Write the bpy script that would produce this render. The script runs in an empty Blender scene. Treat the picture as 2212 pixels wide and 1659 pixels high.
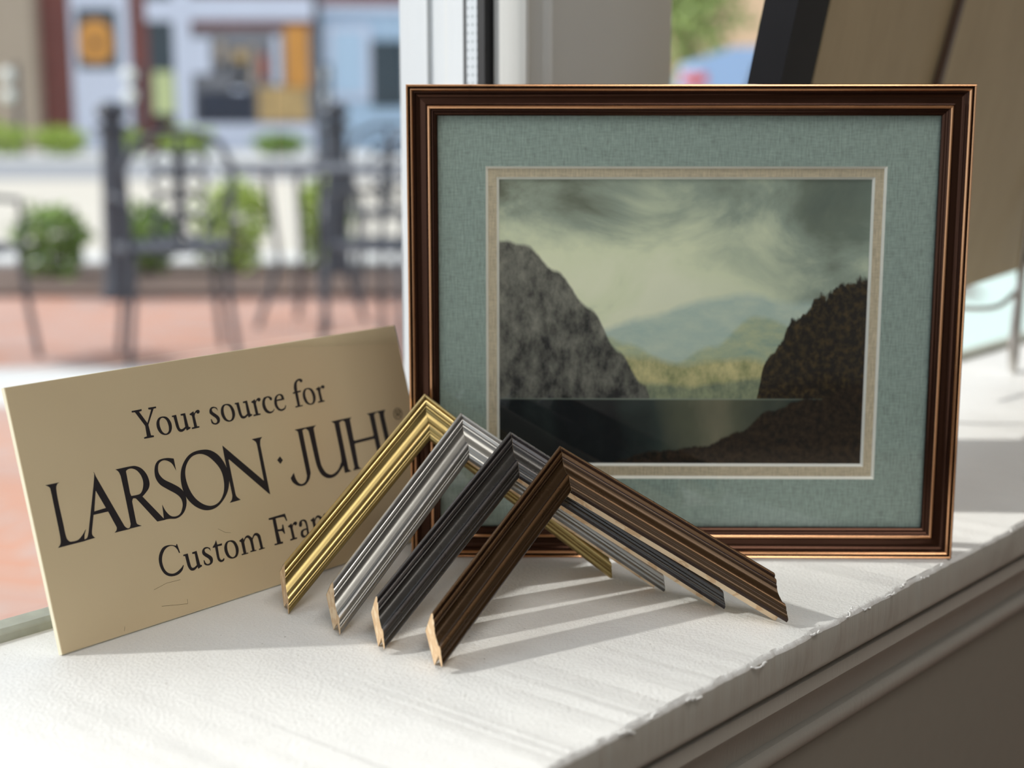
import bpy, bmesh, math, random
from mathutils import Vector, Matrix
random.seed(7)
S = bpy.context.scene
COL = S.collection
V = Vector
# ---------------------------------------------------------------- helpers
MV = V((0.7581, -0.6521, 0.0))      # into the room, square to the window wall
DV = V((0.6521, 0.7581, 0.0))       # along the window wall
def W(m, t, z): return MV * m + DV * t + V((0, 0, z))

def tag(o, label=None, cat=None, group=None, kind=None):
    if label: o['label'] = label
    if cat: o['category'] = cat
    if group: o['group'] = group
    if kind: o['kind'] = kind
    return o
def empty(name, loc, label=None, cat=None, group=None):
    o = bpy.data.objects.new(name, None); o.empty_display_size = 0.02
    o.location = loc; COL.objects.link(o)
    return tag(o, label, cat, group)
def mk(name, bm, mats, parent=None, smooth=0.0):
    """mesh built in world coordinates; origin moved to its own base (or the parent's)"""
    me = bpy.data.meshes.new(name)
    bmesh.ops.recalc_face_normals(bm, faces=bm.faces[:])
    if parent is not None:
        root = parent; off = V(parent.matrix_world.translation) if False else V(parent['_w'])
    else:
        xs = [v.co for v in bm.verts]
        off = V((sum(p.x for p in xs) / len(xs), sum(p.y for p in xs) / len(xs), min(p.z for p in xs)))
    for v in bm.verts: v.co -= off
    bm.to_mesh(me); bm.free()
    if smooth:
        for p in me.polygons: p.use_smooth = True
        try: me.set_sharp_from_angle(angle=smooth)
        except Exception: pass
    for m_ in (mats if isinstance(mats, (list, tuple)) else [mats]): me.materials.append(m_)
    o = bpy.data.objects.new(name, me); COL.objects.link(o)
    if parent is not None:
        o.parent = parent; o['_w'] = parent['_w']
    else:
        o.location = off; o['_w'] = tuple(off)
    return o
def root(name, loc, label, cat, group=None):
    o = empty(name, loc, label, cat, group); o['_w'] = tuple(loc); return o
def box(bm, p0, p1, T=None):
    """axis box between p0 and p1; T maps (a,b,c) to world"""
    T = T or (lambda a, b, c: V((a, b, c)))
    vs = [bm.verts.new(T(a, b, c)) for a in (p0[0], p1[0]) for b in (p0[1], p1[1]) for c in (p0[2], p1[2])]
    for f in ((0, 1, 3, 2), (4, 6, 7, 5), (0, 4, 5, 1), (2, 3, 7, 6), (0, 2, 6, 4), (1, 5, 7, 3)):
        bm.faces.new([vs[i] for i in f])
def prism(bm, prof, T0, T1, caps=True, mat=0, closed=True, mats=None):
    """profile list (a,b) swept from T0 to T1"""
    A = [bm.verts.new(T0(*p)) for p in prof]; B = [bm.verts.new(T1(*p)) for p in prof]
    n = len(prof)
    for i in range(n if closed else n - 1):
        f = bm.faces.new((A[i], A[(i + 1) % n], B[(i + 1) % n], B[i])); f.material_index = mats[i] if mats else mat
    if caps and closed:
        for L in (A, list(reversed(B))):
            f = bm.faces.new(L); f.material_index = mat
def tube(bm, pts, r, seg=10, cap=True, radii=None):
    pts = [V(p) for p in pts]; rings = []
    prev = None
    for i, p in enumerate(pts):
        t = (pts[min(i + 1, len(pts) - 1)] - pts[max(i - 1, 0)]).normalized()
        a = prev if prev is not None else (V((0, 0, 1)) if abs(t.z) < 0.9 else V((1, 0, 0)))
        u = (a - t * a.dot(t)).normalized(); w = t.cross(u); prev = u
        rr = radii[i] if radii else r
        rings.append([bm.verts.new(p + (u * math.cos(k * 2 * math.pi / seg) + w * math.sin(k * 2 * math.pi / seg)) * rr) for k in range(seg)])
    for i in range(len(rings) - 1):
        for k in range(seg):
            bm.faces.new((rings[i][k], rings[i][(k + 1) % seg], rings[i + 1][(k + 1) % seg], rings[i + 1][k]))
    if cap:
        bm.faces.new(rings[0][::-1]); bm.faces.new(rings[-1])
def lathe(bm, prof, c, seg=24):
    """prof: (r,z) from bottom to top, about the vertical through c"""
    c = V(c); rings = []
    for r, z in prof:
        rings.append([bm.verts.new(c + V((r * math.cos(k * 2 * math.pi / seg), r * math.sin(k * 2 * math.pi / seg), z))) for k in range(seg)])
    for i in range(len(rings) - 1):
        for k in range(seg):
            bm.faces.new((rings[i][k], rings[i][(k + 1) % seg], rings[i + 1][(k + 1) % seg], rings[i + 1][k]))
    bm.faces.new(rings[0][::-1]); bm.faces.new(rings[-1])
def lin(c):
    return tuple(((x / 255) / 12.92 if x / 255 <= 0.04045 else ((x / 255 + 0.055) / 1.055) ** 2.4) for x in c) + (1,)

# ---------------------------------------------------------------- materials
class NT:
    def __init__(s, name):
        s.m = bpy.data.materials.new(name); s.m.use_nodes = True
        s.t = s.m.node_tree; s.t.nodes.clear()
        s.out = s.n('ShaderNodeOutputMaterial')
    def n(s, ty, **kw):
        x = s.t.nodes.new(ty)
        for k, v in kw.items(): setattr(x, k, v)
        return x
    def l(s, a, b): s.t.links.new(a, b)
    def put(s, sock, v):
        if hasattr(v, 'is_output') or isinstance(v, bpy.types.NodeSocket): s.l(v, sock)
        else: sock.default_value = v
    def math(s, op, a, b=0.0, c=None, clamp=False):
        x = s.n('ShaderNodeMath', operation=op, use_clamp=clamp)
        s.put(x.inputs[0], a); s.put(x.inputs[1], b)
        if c is not None: s.put(x.inputs[2], c)
        return x.outputs[0]
    def mix(s, f, a, b, bt='MIX'):
        x = s.n('ShaderNodeMix', data_type='RGBA', blend_type=bt)
        s.put(x.inputs[0], f); s.put(x.inputs[6], a); s.put(x.inputs[7], b)
        return x.outputs[2]
    def noise(s, vec, scale, detail=3, rough=0.5, dist=0.0):
        x = s.n('ShaderNodeTexNoise'); 
        if vec is not None: s.l(vec, x.inputs['Vector'])
        x.inputs['Scale'].default_value = scale; x.inputs['Detail'].default_value = detail
        x.inputs['Roughness'].default_value = rough; x.inputs['Distortion'].default_value = dist
        return x.outputs['Fac']
    def ramp(s, f, stops, interp='LINEAR'):
        x = s.n('ShaderNodeValToRGB'); x.color_ramp.interpolation = interp
        e = x.color_ramp.elements
        while len(e) < len(stops): e.new(0.5)
        for k, (p, c) in zip(e, stops):
            k.position = p; k.color = c if len(c) == 4 else tuple(c) + (1,)
        s.put(x.inputs[0], f); return x.outputs[0]
    def coord(s, scale=(1, 1, 1), rot=(0, 0, 0), which='Object'):
        tc = s.n('ShaderNodeTexCoord'); mp = s.n('ShaderNodeMapping')
        mp.inputs['Scale'].default_value = scale; mp.inputs['Rotation'].default_value = rot
        s.l(tc.outputs[which], mp.inputs[0]); return mp.outputs[0]
    def bump(s, h, strength=0.3, dist=0.001):
        x = s.n('ShaderNodeBump'); x.inputs['Strength'].default_value = strength
        x.inputs['Distance'].default_value = dist; s.l(h, x.inputs['Height']); return x.outputs[0]
    def bsdf(s, col, rough=0.5, metal=0.0, normal=None, coat=0.0, spec=0.5, **kw):
        p = s.n('ShaderNodeBsdfPrincipled')
        s.put(p.inputs['Base Color'], col); s.put(p.inputs['Roughness'], rough); s.put(p.inputs['Metallic'], metal)
        p.inputs['Specular IOR Level'].default_value = spec
        p.inputs['Coat Weight'].default_value = coat
        if normal is not None: s.l(normal, p.inputs['Normal'])
        s.l(p.outputs[0], s.out.inputs[0]); return p
def plain(name, col, rough=0.6, metal=0.0, nscale=30, var=0.12, bump=0.0, spec=0.5, coat=0.0):
    """slightly mottled plain colour"""
    s = NT(name); v = s.coord(); f = s.noise(v, nscale, 4)
    c = tuple(col[:3]); a = tuple(x * (1 - var) for x in c) + (1,); b = tuple(min(1, x * (1 + var)) for x in c) + (1,)
    nm = s.bump(f, bump, 0.002) if bump else None
    s.bsdf(s.mix(f, a, b), rough, metal, nm, coat, spec); return s.m
def glass(name, tint=(1, 1, 1, 1), rough=0.0, ior=1.45):
    s = NT(name); tr = s.n('ShaderNodeBsdfTransparent'); tr.inputs[0].default_value = tint
    gl = s.n('ShaderNodeBsdfGlossy'); gl.inputs['Roughness'].default_value = rough
    lw = s.n('ShaderNodeLayerWeight'); lw.inputs[0].default_value = 0.5
    f0 = ((ior - 1) / (ior + 1)) ** 2
    fr = s.math('MULTIPLY_ADD', s.math('POWER', lw.outputs['Facing'], 5.0), 1 - f0, f0)
    mx = s.n('ShaderNodeMixShader'); s.l(fr, mx.inputs[0]); s.l(tr.outputs[0], mx.inputs[1]); s.l(gl.outputs[0], mx.inputs[2])
    s.l(mx.outputs[0], s.out.inputs[0]); return s.m
SUN_E = 4.9; SUN_DIR = (1.4, -0.05, -1.0); SKY_E = 1.3; EXPO = 0.0; FILL_E = 7.0; SUN_BLOCK_Y = 1.30
# ---------------------------------------------------------------- camera
cam = bpy.data.cameras.new('camera'); co = bpy.data.objects.new('camera', cam); COL.objects.link(co)
co.location = (0, 0, 0.31); co.rotation_euler = (math.pi / 2 - 0.18241, 0, 0)
cam.sensor_width = 36; cam.lens = 3250 * 36 / 2212; cam.clip_start = 0.01; cam.clip_end = 500
cam.dof.use_dof = True; cam.dof.focus_distance = 0.93; cam.dof.aperture_fstop = 4.2; cam.dof.aperture_blades = 0
S.camera = co
# ---------------------------------------------------------------- light
sun = bpy.data.lights.new('sun', 'SUN'); so = bpy.data.objects.new('sun', sun); COL.objects.link(so)
sun.energy = SUN_E; sun.angle = math.radians(1.1); sun.color = (1.0, 0.96, 0.90)
so.rotation_euler = V(SUN_DIR).normalized().to_track_quat('-Z', 'Y').to_euler(); so.location = (-3, 1, 3)
w = bpy.data.worlds.new('world'); S.world = w; w.use_nodes = True
bg = w.node_tree.nodes['Background']; bg.inputs[0].default_value = (0.84, 0.91, 1.0, 1); bg.inputs[1].default_value = SKY_E
S.view_settings.view_transform = 'Standard'; S.view_settings.look = 'None'
S.view_settings.gamma = 1; S.view_settings.use_curve_mapping = False; S.view_settings.exposure = EXPO

# ---------------------------------------------------------------- shared materials
def mat_sill():
    s = NT('white_sill_paint'); v = s.coord(); f = s.noise(v, 420, 5, 0.6); g = s.noise(v, 26, 3); h = s.noise(v, 900, 2)
    vs = s.coord((1, 1, 1), (0, 0, -0.86)); mp = s.n('ShaderNodeMapping'); mp.inputs['Scale'].default_value = (3, 120, 3); s.l(vs, mp.inputs[0])
    st = s.noise(mp.outputs[0], 1.0, 3)
    hh = s.math('ADD', s.math('MULTIPLY', f, 0.55), s.math('ADD', s.math('MULTIPLY', g, 0.9), s.math('MULTIPLY', st, 0.35)))
    spk = s.ramp(s.noise(v, 330, 1), [(0.0, (0.35, 0.31, 0.27)), (0.205, (0.45, 0.42, 0.38)), (0.225, (1, 1, 1)), (1, (1, 1, 1))])
    col = s.mix(g, lin((218, 218, 217)), lin((228, 228, 226)))
    s.bsdf(s.mix(1.0, col, spk, 'MULTIPLY'), 0.42, 0, s.bump(hh, 0.8, 0.0019)); return s.m
def mat_trimpaint(name, c, streak=0.5):
    s = NT(name); v = s.coord((1, 1, 0.02)); w_ = s.coord()
    f = s.noise(v, 420, 3); g = s.noise(w_, 12, 3)
    s.bsdf(s.mix(g, tuple(x * 0.93 for x in c[:3]) + (1,), c), 0.45, 0, s.bump(f, streak, 0.0006)); return s.m
M_SILL = mat_sill()
M_APRON = mat_trimpaint('shaded_apron_paint', lin((160, 157, 149)), 0.8)  # white sill paint greyed: the shade on the front is put into this colour
M_JAMB = mat_trimpaint('white_jamb_paint', lin((188, 192, 196)))
M_CASING = mat_trimpaint('casing_paint', lin((196, 197, 195)), 0.15)
M_GLASS = glass('window_glass', (0.985, 0.995, 0.99, 1))
M_PICGLASS = glass('picture_glazing', (0.99, 0.995, 0.99, 1), 0.0, 1.5)
M_BLACK = plain('black_gasket', (0.012, 0.012, 0.014), 0.6)
M_GREYWALL = plain('greige_wall_paint', lin((128, 122, 112)), 0.8, 0, 90, 0.04, 0.15)
M_ROOM = plain('room_wall_paint', lin((188, 186, 180)), 0.9, 0, 40, 0.03)
M_FLOOR = plain('wood_floor', lin((112, 98, 84)), 0.6, 0, 12, 0.15)

# ---------------------------------------------------------------- the room and its window wall
T0, T1 = -2.2, 3.4; GZ = -0.69; FZ = -0.75; CZ = 2.0
def wt(a, b, c): return W(a, b, c)
bm = bmesh.new(); box(bm, (-0.86, T0, FZ - 0.05), (3.4, T1, FZ), wt); tag(mk('floor', bm, M_FLOOR), kind='structure')
bm = bmesh.new(); box(bm, (-0.92, T0, CZ), (3.4, T1, CZ + 0.1), wt); tag(mk('ceiling', bm, M_ROOM), kind='structure')
bm = bmesh.new(); box(bm, (-0.80, T0, FZ), (-0.4575, T1, -0.10), wt); tag(mk('wall_window', bm, M_GREYWALL), kind='structure')
bm = bmesh.new(); box(bm, (-0.92, T0, 1.75), (-0.74, T1, CZ), wt); tag(mk('wall_header', bm, M_ROOM), kind='structure')
bm = bmesh.new(); box(bm, (3.4, T0 - .1, FZ), (3.5, T1 + .1, CZ), wt); tag(mk('wall_back', bm, M_ROOM), kind='structure')
bm = bmesh.new()      # side wall; its window opening is added, unseen, to let fill light in
for q0, q1 in (((-0.92, FZ), (3.4, -0.15)), ((-0.92, 1.75), (3.4, CZ)), ((-0.92, -0.15), (-0.35, 1.75)), ((1.30, -0.15), (3.4, 1.75))):
    box(bm, (q0[0], T0 - .1, q0[1]), (q1[0], T0, q1[1]), wt)
tag(mk('wall_left', bm, M_ROOM), kind='structure')
bm = bmesh.new(); box(bm, (-0.92, T1, FZ), (3.4, T1 + .1, CZ), wt); tag(mk('wall_right', bm, M_ROOM), kind='structure')

# sill board with its moulded apron (trim_1)
prof = [(-0.800, -0.10), (-0.800, -0.004), (-0.7955, -0.001), (-0.795, 0.0), (-0.4275, 0.0)]
prof += [(-0.4275 + 0.0035 * math.sin(a), -0.0035 + 0.0035 * math.cos(a)) for a in [0.35, 0.7, 1.05, 1.4]]
prof += [(-0.4236, -0.012), (-0.4240, -0.0225)]
prof += [(-0.4275 + 0.0035 * math.cos(a), -0.0235 - 0.004 * math.sin(a)) for a in [0.3, 0.8, 1.3]]
prof += [(-0.4335, -0.0278), (-0.4345, -0.0300), (-0.4335, -0.0325), (-0.4300, -0.0335), (-0.4298, -0.0425), (-0.4325, -0.0445)]
for k in range(9):
    a = k / 8 * math.pi / 2
    prof.append((-0.4330 - 0.021 * math.sin(a) * 1.0, -0.0455 - 0.030 * (1 - math.cos(a)) ))
prof += [(-0.4545, -0.0800), (-0.4510, -0.0815), (-0.4490, -0.0850), (-0.4490, -0.0900), (-0.4510, -0.0935), (-0.4560, -0.0955), (-0.4575, -0.1000)]
bm = bmesh.new(); N = 260; rows = []
rnd = random.Random(3)
ts = [T0 + (T1 - T0) * i / 40 for i in range(0, 18)] + [0.25 + 1.5 * i / 520 for i in range(520)] + [1.76 + (T1 - 1.76) * i / 12 for i in range(13)]
ts = sorted(set(t for t in ts if not (0.25 > t > 0.2)))
chip = [0.0] * len(ts); c_ = 0
for i in range(len(ts)):
    c_ = c_ * 0.8 + rnd.uniform(-1, 1) * 0.0009; chip[i] = c_
for i, t in enumerate(ts):
    row = []
    for j, (m_, z_) in enumerate(prof):
        dm = chip[i] if 5 <= j <= 9 else 0.0
        row.append(bm.verts.new(W(m_ + dm, t, z_ + (dm * 0.4 if 5 <= j <= 8 else 0))))
    rows.append(row)
for i in range(len(rows) - 1):
    for j in range(len(prof)):
        k = (j + 1) % len(prof)
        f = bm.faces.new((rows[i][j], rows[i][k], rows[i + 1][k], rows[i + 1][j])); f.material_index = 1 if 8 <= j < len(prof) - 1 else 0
bm.faces.new(rows[0]); bm.faces.new(rows[-1][::-1])
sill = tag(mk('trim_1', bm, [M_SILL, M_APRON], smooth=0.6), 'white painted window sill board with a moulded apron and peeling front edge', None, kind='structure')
# peeling paint curls along the front edge
bm = bmesh.new()
for (t0, n) in ((0.575, 26), (0.60, 18), (0.635, 22), (0.70, 22), (0.735, 10), (0.765, 16), (0.81, 22), (0.832, 12), (0.86, 18), (0.885, 14), (0.915, 18), (0.945, 12), (1.01, 12), (1.06, 12)):
    p = []; t = t0; m_ = -0.4245; z_ = -0.0012
    for k in range(n):
        t += rnd.uniform(0.0002, 0.0011); m_ += rnd.uniform(-0.0009, 0.0009); z_ += rnd.uniform(-0.0006, 0.0006)
        m_ = max(-0.4275, min(-0.4215, m_)); z_ = max(-0.006, min(0.0010, z_)); p.append(W(m_, t, z_))
    tube(bm, p, 0.00055, 5)
mk('peeling_paint', bm, M_SILL, sill)

# glazing strip at the foot of both panes (trim_2), mullion post (trim_3)
M_STRIP = plain('weathered_sash_strip', lin((150, 152, 140)), 0.7, 0, 60, 0.35, 0.4)
for k, (a, b) in enumerate(((T0, 0.868), (1.066, T1))):
    bm = bmesh.new(); prism(bm, [(-0.792, 0.0), (-0.776, 0.0), (-0.7765, 0.0045), (-0.780, 0.0072), (-0.792, 0.008)], lambda p, q: W(p, a, q), lambda p, q: W(p, b, q))
    tag(mk('trim_%d' % (k + 2), bm, M_STRIP), 'weathered grey glazing strip along the foot of the pane', kind='structure')
bm = bmesh.new()
P = [(-0.92, 0.925), (-0.866, 0.925), (-0.862, 0.872), (-0.80, 0.868), (-0.792, 0.868), (-0.770, 0.876), (-0.768, 0.872)]
P += [(-0.768 + 0.026 * math.sin(a), 0.8775 - 0.0068 * math.cos(a) + 0.0) for a in [i / 8 * math.pi / 2 * 1.0 for i in range(1, 8)]]
P += [(-0.7405, 0.8715), (-0.7375, 0.8730), (-0.7365, 0.8755), (-0.7375, 0.8785), (-0.7405, 0.8795), (-0.7405, 0.8970), (-0.7370, 0.8985), (-0.7350, 0.9010), (-0.7350, 0.9030), (-0.7390, 0.9050), (-0.7390, 1.0620), (-0.74, 1.0645), (-0.80, 1.066), (-0.92, 1.066)]
prism(bm, P, lambda p, q: W(p, q, -0.001), lambda p, q: W(p, q, 1.76))
post = tag(mk('trim_4', bm, M_CASING), 'painted mullion post between the two shop windows', kind='structure')
# windows: pane + spacer + gasket
for k, (a, b) in enumerate(((T0, 0.868), (1.066, T1))):
    bm = bmesh.new(); box(bm, (-0.7905, a, 0.004), (-0.7775, b, 1.752), wt)
    wn = tag(mk('window_%d' % (k + 1), bm, M_GLASS), kind='structure')
    bm = bmesh.new(); box(bm, (-0.8030, a, 1.70), (-0.765, b, 1.752), wt); mk('sash_rail', bm, M_JAMB, wn)
    if k == 0:
        s = NT('aluminium_spacer'); tc = s.n('ShaderNodeTexCoord'); sp = s.n('ShaderNodeSeparateXYZ'); s.l(tc.outputs['Object'], sp.inputs[0])
        tz = s.math('LESS_THAN', s.math('FRACT', s.math('MULTIPLY', sp.outputs[2], 1 / 0.0062)), 0.30)
        # across the strip: distance along -MV
        dm = s.n('ShaderNodeVectorMath', operation='DOT_PRODUCT'); s.l(tc.outputs['Object'], dm.inputs[0]); dm.inputs[1].default_value = tuple(MV)
        tx = s.math('LESS_THAN', s.math('FRACT', s.math('MULTIPLY', dm.outputs['Value'], 1 / 0.0046)), 0.25)
        s.bsdf(s.mix(s.math('MULTIPLY', tz, tx), lin((186, 192, 198)), lin((96, 102, 110))), 0.45, 0.1)
        bm = bmesh.new(); box(bm, (-0.7895, 0.8650, 0.008), (-0.7785, 0.8675, 1.745), wt); mk('spacer_bar', bm, s.m, wn)
        bm = bmesh.new(); box(bm, (-0.7780, 0.8640, 0.008), (-0.7705, 0.8790, 1.745), wt); box(bm, (-0.7935, 0.8655, 0.0), (-0.7905, 0.8695, 1.745), wt); mk('gasket', bm, M_BLACK, wn)
# outside jamb board, sunlit (part of the outer frame)
bm = bmesh.new(); box(bm, (-0.865, 0.8690, -0.69), (-0.7935, 0.925, 1.80), wt); box(bm, (-0.8400, 0.8660, -0.004), (-0.8320, 0.870, 1.80), wt); box(bm, (-0.812, 0.8668, -0.004), (-0.7935, 0.870, 1.80), wt)
tag(mk('trim_5', bm, M_JAMB), 'white outer jamb board seen through the pane', kind='structure')

# added glowing panels, unseen above and behind the viewer, to brighten the display
s = NT('fill_light_glow'); em = s.n('ShaderNodeEmission'); em.inputs[0].default_value = (1.0, 0.97, 0.92, 1); em.inputs[1].default_value = FILL_E; s.l(em.outputs[0], s.out.inputs[0]); M_FILL = s.m
for (lm, lt, lb) in ((0.55, 0.35, 'added unseen fill light panel nearest the display window'), (1.25, -0.75, 'added unseen fill light panel further from the display window')):
    r = root('fill_light_panel', W(lm, lt, 1.93), lb, 'fill light')
    bm = bmesh.new(); box(bm, (lm - .32, lt - .62, 1.945), (lm + .32, lt + .62, 2.0), wt); mk('housing', bm, M_ROOM, r)
    bm = bmesh.new(); box(bm, (lm - .30, lt - .60, 1.930), (lm + .30, lt + .60, 1.945), wt); mk('diffuser', bm, M_FILL, r)
# ---------------------------------------------------------------- moulding profile (fraction of face width, mm above the lip)
FACE = [(-.03, -13.5, 0), (-.035, 2.0, 0), (-.025, 5.2, 2), (-.005, 6.6, 2), (.02, 7.2, 2), (.05, 7.4, 2), (.078, 7.0, 1), (.095, 5.9, 1), (.108, 5.5, 1), (.122, 5.8, 2), (.145, 6.25, 2), (.172, 6.25, 2), (.198, 5.75, 2),
        (.222, 4.9, 1), (.240, 4.2, 1), (.252, 4.1, 0), (.275, 4.1, 0), (.292, 3.7, 1), (.305, 3.1, 0), (.335, 2.65, 0), (.37, 2.3, 0), (.41, 2.1, 0), (.46, 2.1, 0), (.51, 2.25, 0),
        (.57, 2.45, 0), (.62, 2.6, 1), (.635, 2.8, 1), (.645, 3.3, 0), (.665, 4.0, 2), (.695, 4.5, 2), (.73, 4.6, 2), (.765, 4.3, 0), (.795, 3.7, 0), (.818, 3.0, 1), (.828, 2.9, 0), (.850, 2.95, 0),
        (.870, 2.6, 0), (.888, 2.05, 1), (.898, 2.05, 0), (.920, 2.0, 0), (.945, 1.7, 0), (.968, 1.3, 0), (.985, 1.0, 1), (1.0, .4, 1), (1.0, -1.9, 1)]
FMAT = [f_[2] for f_ in FACE]; FACE = [f_[:2] for f_ in FACE]
REAR = [(.74, -1.75), (.73, -13.5)]
def mat_moulding(name, c, metal, rough, coat=0.0, streak=0.03, scale=700, var=0.12):
    s = NT(name); v = s.coord(); f = s.noise(v, 60, 4); g = s.noise(v, scale, 2)
    c0 = tuple(x * (1 - var) for x in c[:3]) + (1,); c1 = tuple(min(1, x * (1 + var)) for x in c[:3]) + (1,)
    s.bsdf(s.mix(f, c0, c1), s.math('MULTIPLY_ADD', f, 0.12, rough - 0.06), metal, s.bump(g, streak, 0.00012), coat); return s.m
s = NT('bare_wood'); v = s.coord((1, 1, 1)); 
wv_ = s.n('ShaderNodeTexWave', wave_type='RINGS'); s.l(v, wv_.inputs['Vector'])
wv_.rings_direction = 'Z'; wv_.inputs['Scale'].default_value = 30; wv_.inputs['Distortion'].default_value = 3.5; wv_.inputs['Detail'].default_value = 2; wv_.inputs['Detail Scale'].default_value = 6
s.bsdf(s.mix(s.ramp(wv_.outputs['Fac'], [(0, (0, 0, 0)), (0.72, (0.12,) * 3), (0.95, (1, 1, 1))]), lin((238, 214, 180)), lin((218, 184, 144))), 0.75)
M_RAW = s.m
def finish(n, base, groove, rub, metal, rough):
    return [mat_moulding(n + '_panel', base, metal, rough), mat_moulding(n + '_groove', groove, metal * 0.8, rough), mat_moulding(n + '_bead', rub, metal, rough)]
MOULD = {
 'gold': finish('gold_leaf', (0.33, 0.25, 0.10), (0.23, 0.165, 0.062), (0.62, 0.475, 0.21), 0.9, 0.30),
 'silver': finish('silver_leaf', (0.32, 0.315, 0.295), (0.21, 0.205, 0.20), (0.52, 0.51, 0.49), 0.88, 0.33),
 'pewter': finish('dark_pewter', (0.065, 0.062, 0.058), (0.036, 0.031, 0.033), (0.13, 0.12, 0.118), 0.7, 0.27),
 'brown': finish('walnut_brown', (0.050, 0.026, 0.009), (0.026, 0.011, 0.006), (0.12, 0.064, 0.028), 0.6, 0.28),
}
CH = {
'gold': [[-0.06055, 1.00215, 0.11553], [0.00551, -0.0161, -0.02509], [0.27605, -0.78022, 0.5613], [-0.53893, -0.6092, -0.58175], [0.79583, -0.14191, -0.58865], [0.15456, 0.15272, 0.0]],
'silver': [[-0.03554, 0.9765, 0.10681], [0.0076, -0.01885, -0.02317], [0.28347, -0.69626, 0.65944], [-0.48095, -0.69813, -0.53037], [0.82966, -0.16682, -0.53277], [0.15338, 0.15267, 0.0]],
'pewter': [[-0.0025, 0.95566, 0.09821], [0.00721, -0.0214, -0.02074], [0.22173, -0.63902, 0.73654], [-0.50277, -0.72212, -0.47515], [0.8355, -0.26496, -0.4814], [0.15485, 0.1527, 0.0]],
'brown': [[0.02885, 0.93151, 0.09405], [0.00782, -0.02211, -0.01953], [0.21864, -0.60142, 0.76843], [-0.48459, -0.75044, -0.44946], [0.84698, -0.27411, -0.45552], [0.15549, 0.1533, 0.0]],

}
LBL = {
 'gold': 'gold leaf corner sample of moulding propped against the brown picture frame',
 'silver': 'silver leaf moulding corner sample standing just in front of the gold one',
 'pewter': 'dark pewter grey moulding corner sample between the silver and the brown ones',
 'brown': 'dark walnut brown moulding corner sample, frontmost of the four on the sill'}
for k, (A0, M, N_, l1, l2, (L1, L2, _)) in CH.items():
    A0, M, N_, l1, l2 = V(A0), V(M), V(N_), V(l1), V(l2)
    base = A0 + (l1 * L1 + l2 * L2) * 0.5; 
    r = root('moulding_corner_sample', (base.x, base.y, 0.0), LBL[k], 'moulding sample', 'moulding corner samples on the sill')
    for l, L, off in ((l1, L1, 0), (l2, L2, 1)):
        gap = l * 0.0001
        def T(a, b, e=0.0): return A0 + M * a + N_ * (b / 1000) + l * e + gap
        bm = bmesh.new()
        prism(bm, FACE, lambda a, b: T(a, b), lambda a, b: T(a, b, L), closed=False, mats=FMAT)
        leg = mk('rail', bm, MOULD[k], r, smooth=0.5)
        core = [(a + (.008 if a < .05 else 0) - (.008 if a > .9 else 0), b - (0.22 if b > -13 and a < .99 else 0)) for a, b in FACE] + REAR
        bm = bmesh.new(); prism(bm, core, lambda a, b: T(a, b), lambda a, b: T(a, b, L))
        mk('bare_wood_core', bm, M_RAW, leg)

# ---------------------------------------------------------------- the framed picture
fx, fy, fyaw, FW, FH = -0.0704, 1.0125, -0.0127, 0.3765, 0.3245
EX = V((math.cos(fyaw), math.sin(fyaw), 0)); EZ = V((0, 0, 1)); EN = V((math.sin(fyaw), -math.cos(fyaw), 0)); F0 = V((fx, fy, 0.0))
def FP(u, v, n=0.0): return F0 + EX * u + EZ * v + EN * n
RIM = 0.0073
M_FRAME = [mat_moulding('copper_brown_panel', (0.055, 0.024, 0.014), 0.85, 0.22, 0.0, 0.05, 300, 0.05), mat_moulding('copper_brown_groove', (0.035, 0.013, 0.008), 0.7, 0.24, 0.0, 0.05, 300, 0.05), mat_moulding('copper_brown_bead', (0.70, 0.38, 0.20), 0.95, 0.2, 0.0, 0.05, 300, 0.05)]
pic = root('framed_picture', FP(FW / 2, 0, -0.01), 'copper brown framed landscape print with a grey green mat standing on the sill', 'framed picture')
WR = 0.0206
cs = [((0, 0), (1, 1)), ((0, FH), (1, -1)), ((FW, FH), (-1, -1)), ((FW, 0), (-1, 1))]
FACE2 = [(max(a, -.0) if a < 0 else a, b) for a, b in FACE]
FACE2[0] = (0.0, -13.5); FACE2[1] = (0.0, 3.0); FACE2[2] = (0.0, 5.0); FACE2[3] = (0.004, 6.3)
for i in range(4):
    (p, dp), (q, dq) = cs[i], cs[(i + 1) % 4]
    bm = bmesh.new()
    prism(bm, FACE2 + REAR, lambda a, b: FP(p[0] + dp[0] * a * WR, p[1] + dp[1] * a * WR, b / 1000 - RIM), lambda a, b: FP(q[0] + dq[0] * a * WR, q[1] + dq[1] * a * WR, b / 1000 - RIM), mats=FMAT + [1, 1])
    mk('rail', bm, M_FRAME, pic, smooth=0.5)
def mat_board(name, c):
    s = NT(name); tc = s.n('ShaderNodeTexCoord')
    def st(sx, sz):
        mp = s.n('ShaderNodeMapping'); mp.inputs['Scale'].default_value = (sx, 1, sz); s.l(tc.outputs['Object'], mp.inputs[0]); return s.noise(mp.outputs[0], 1.0, 2)
    a = st(900, 120); b = st(140, 800)
    f = s.math('ADD', s.math('MULTIPLY', a, 0.6), s.math('MULTIPLY', b, 0.4))
    lo = tuple(x * 0.72 for x in c[:3]) + (1,); hi = tuple(min(1, x * 1.32) for x in c[:3]) + (1,)
    s.bsdf(s.mix(s.ramp(f, [(0.3, (0, 0, 0)), (0.7, (1, 1, 1))]), lo, hi), 0.85, 0, s.bump(f, 0.25, 0.0003), spec=0.2); return s.m
M_MAT1 = mat_board('grey_green_mat_board', lin((150, 168, 161)))
M_MAT2 = mat_board('taupe_mat_board', lin((196, 184, 160)))
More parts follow.
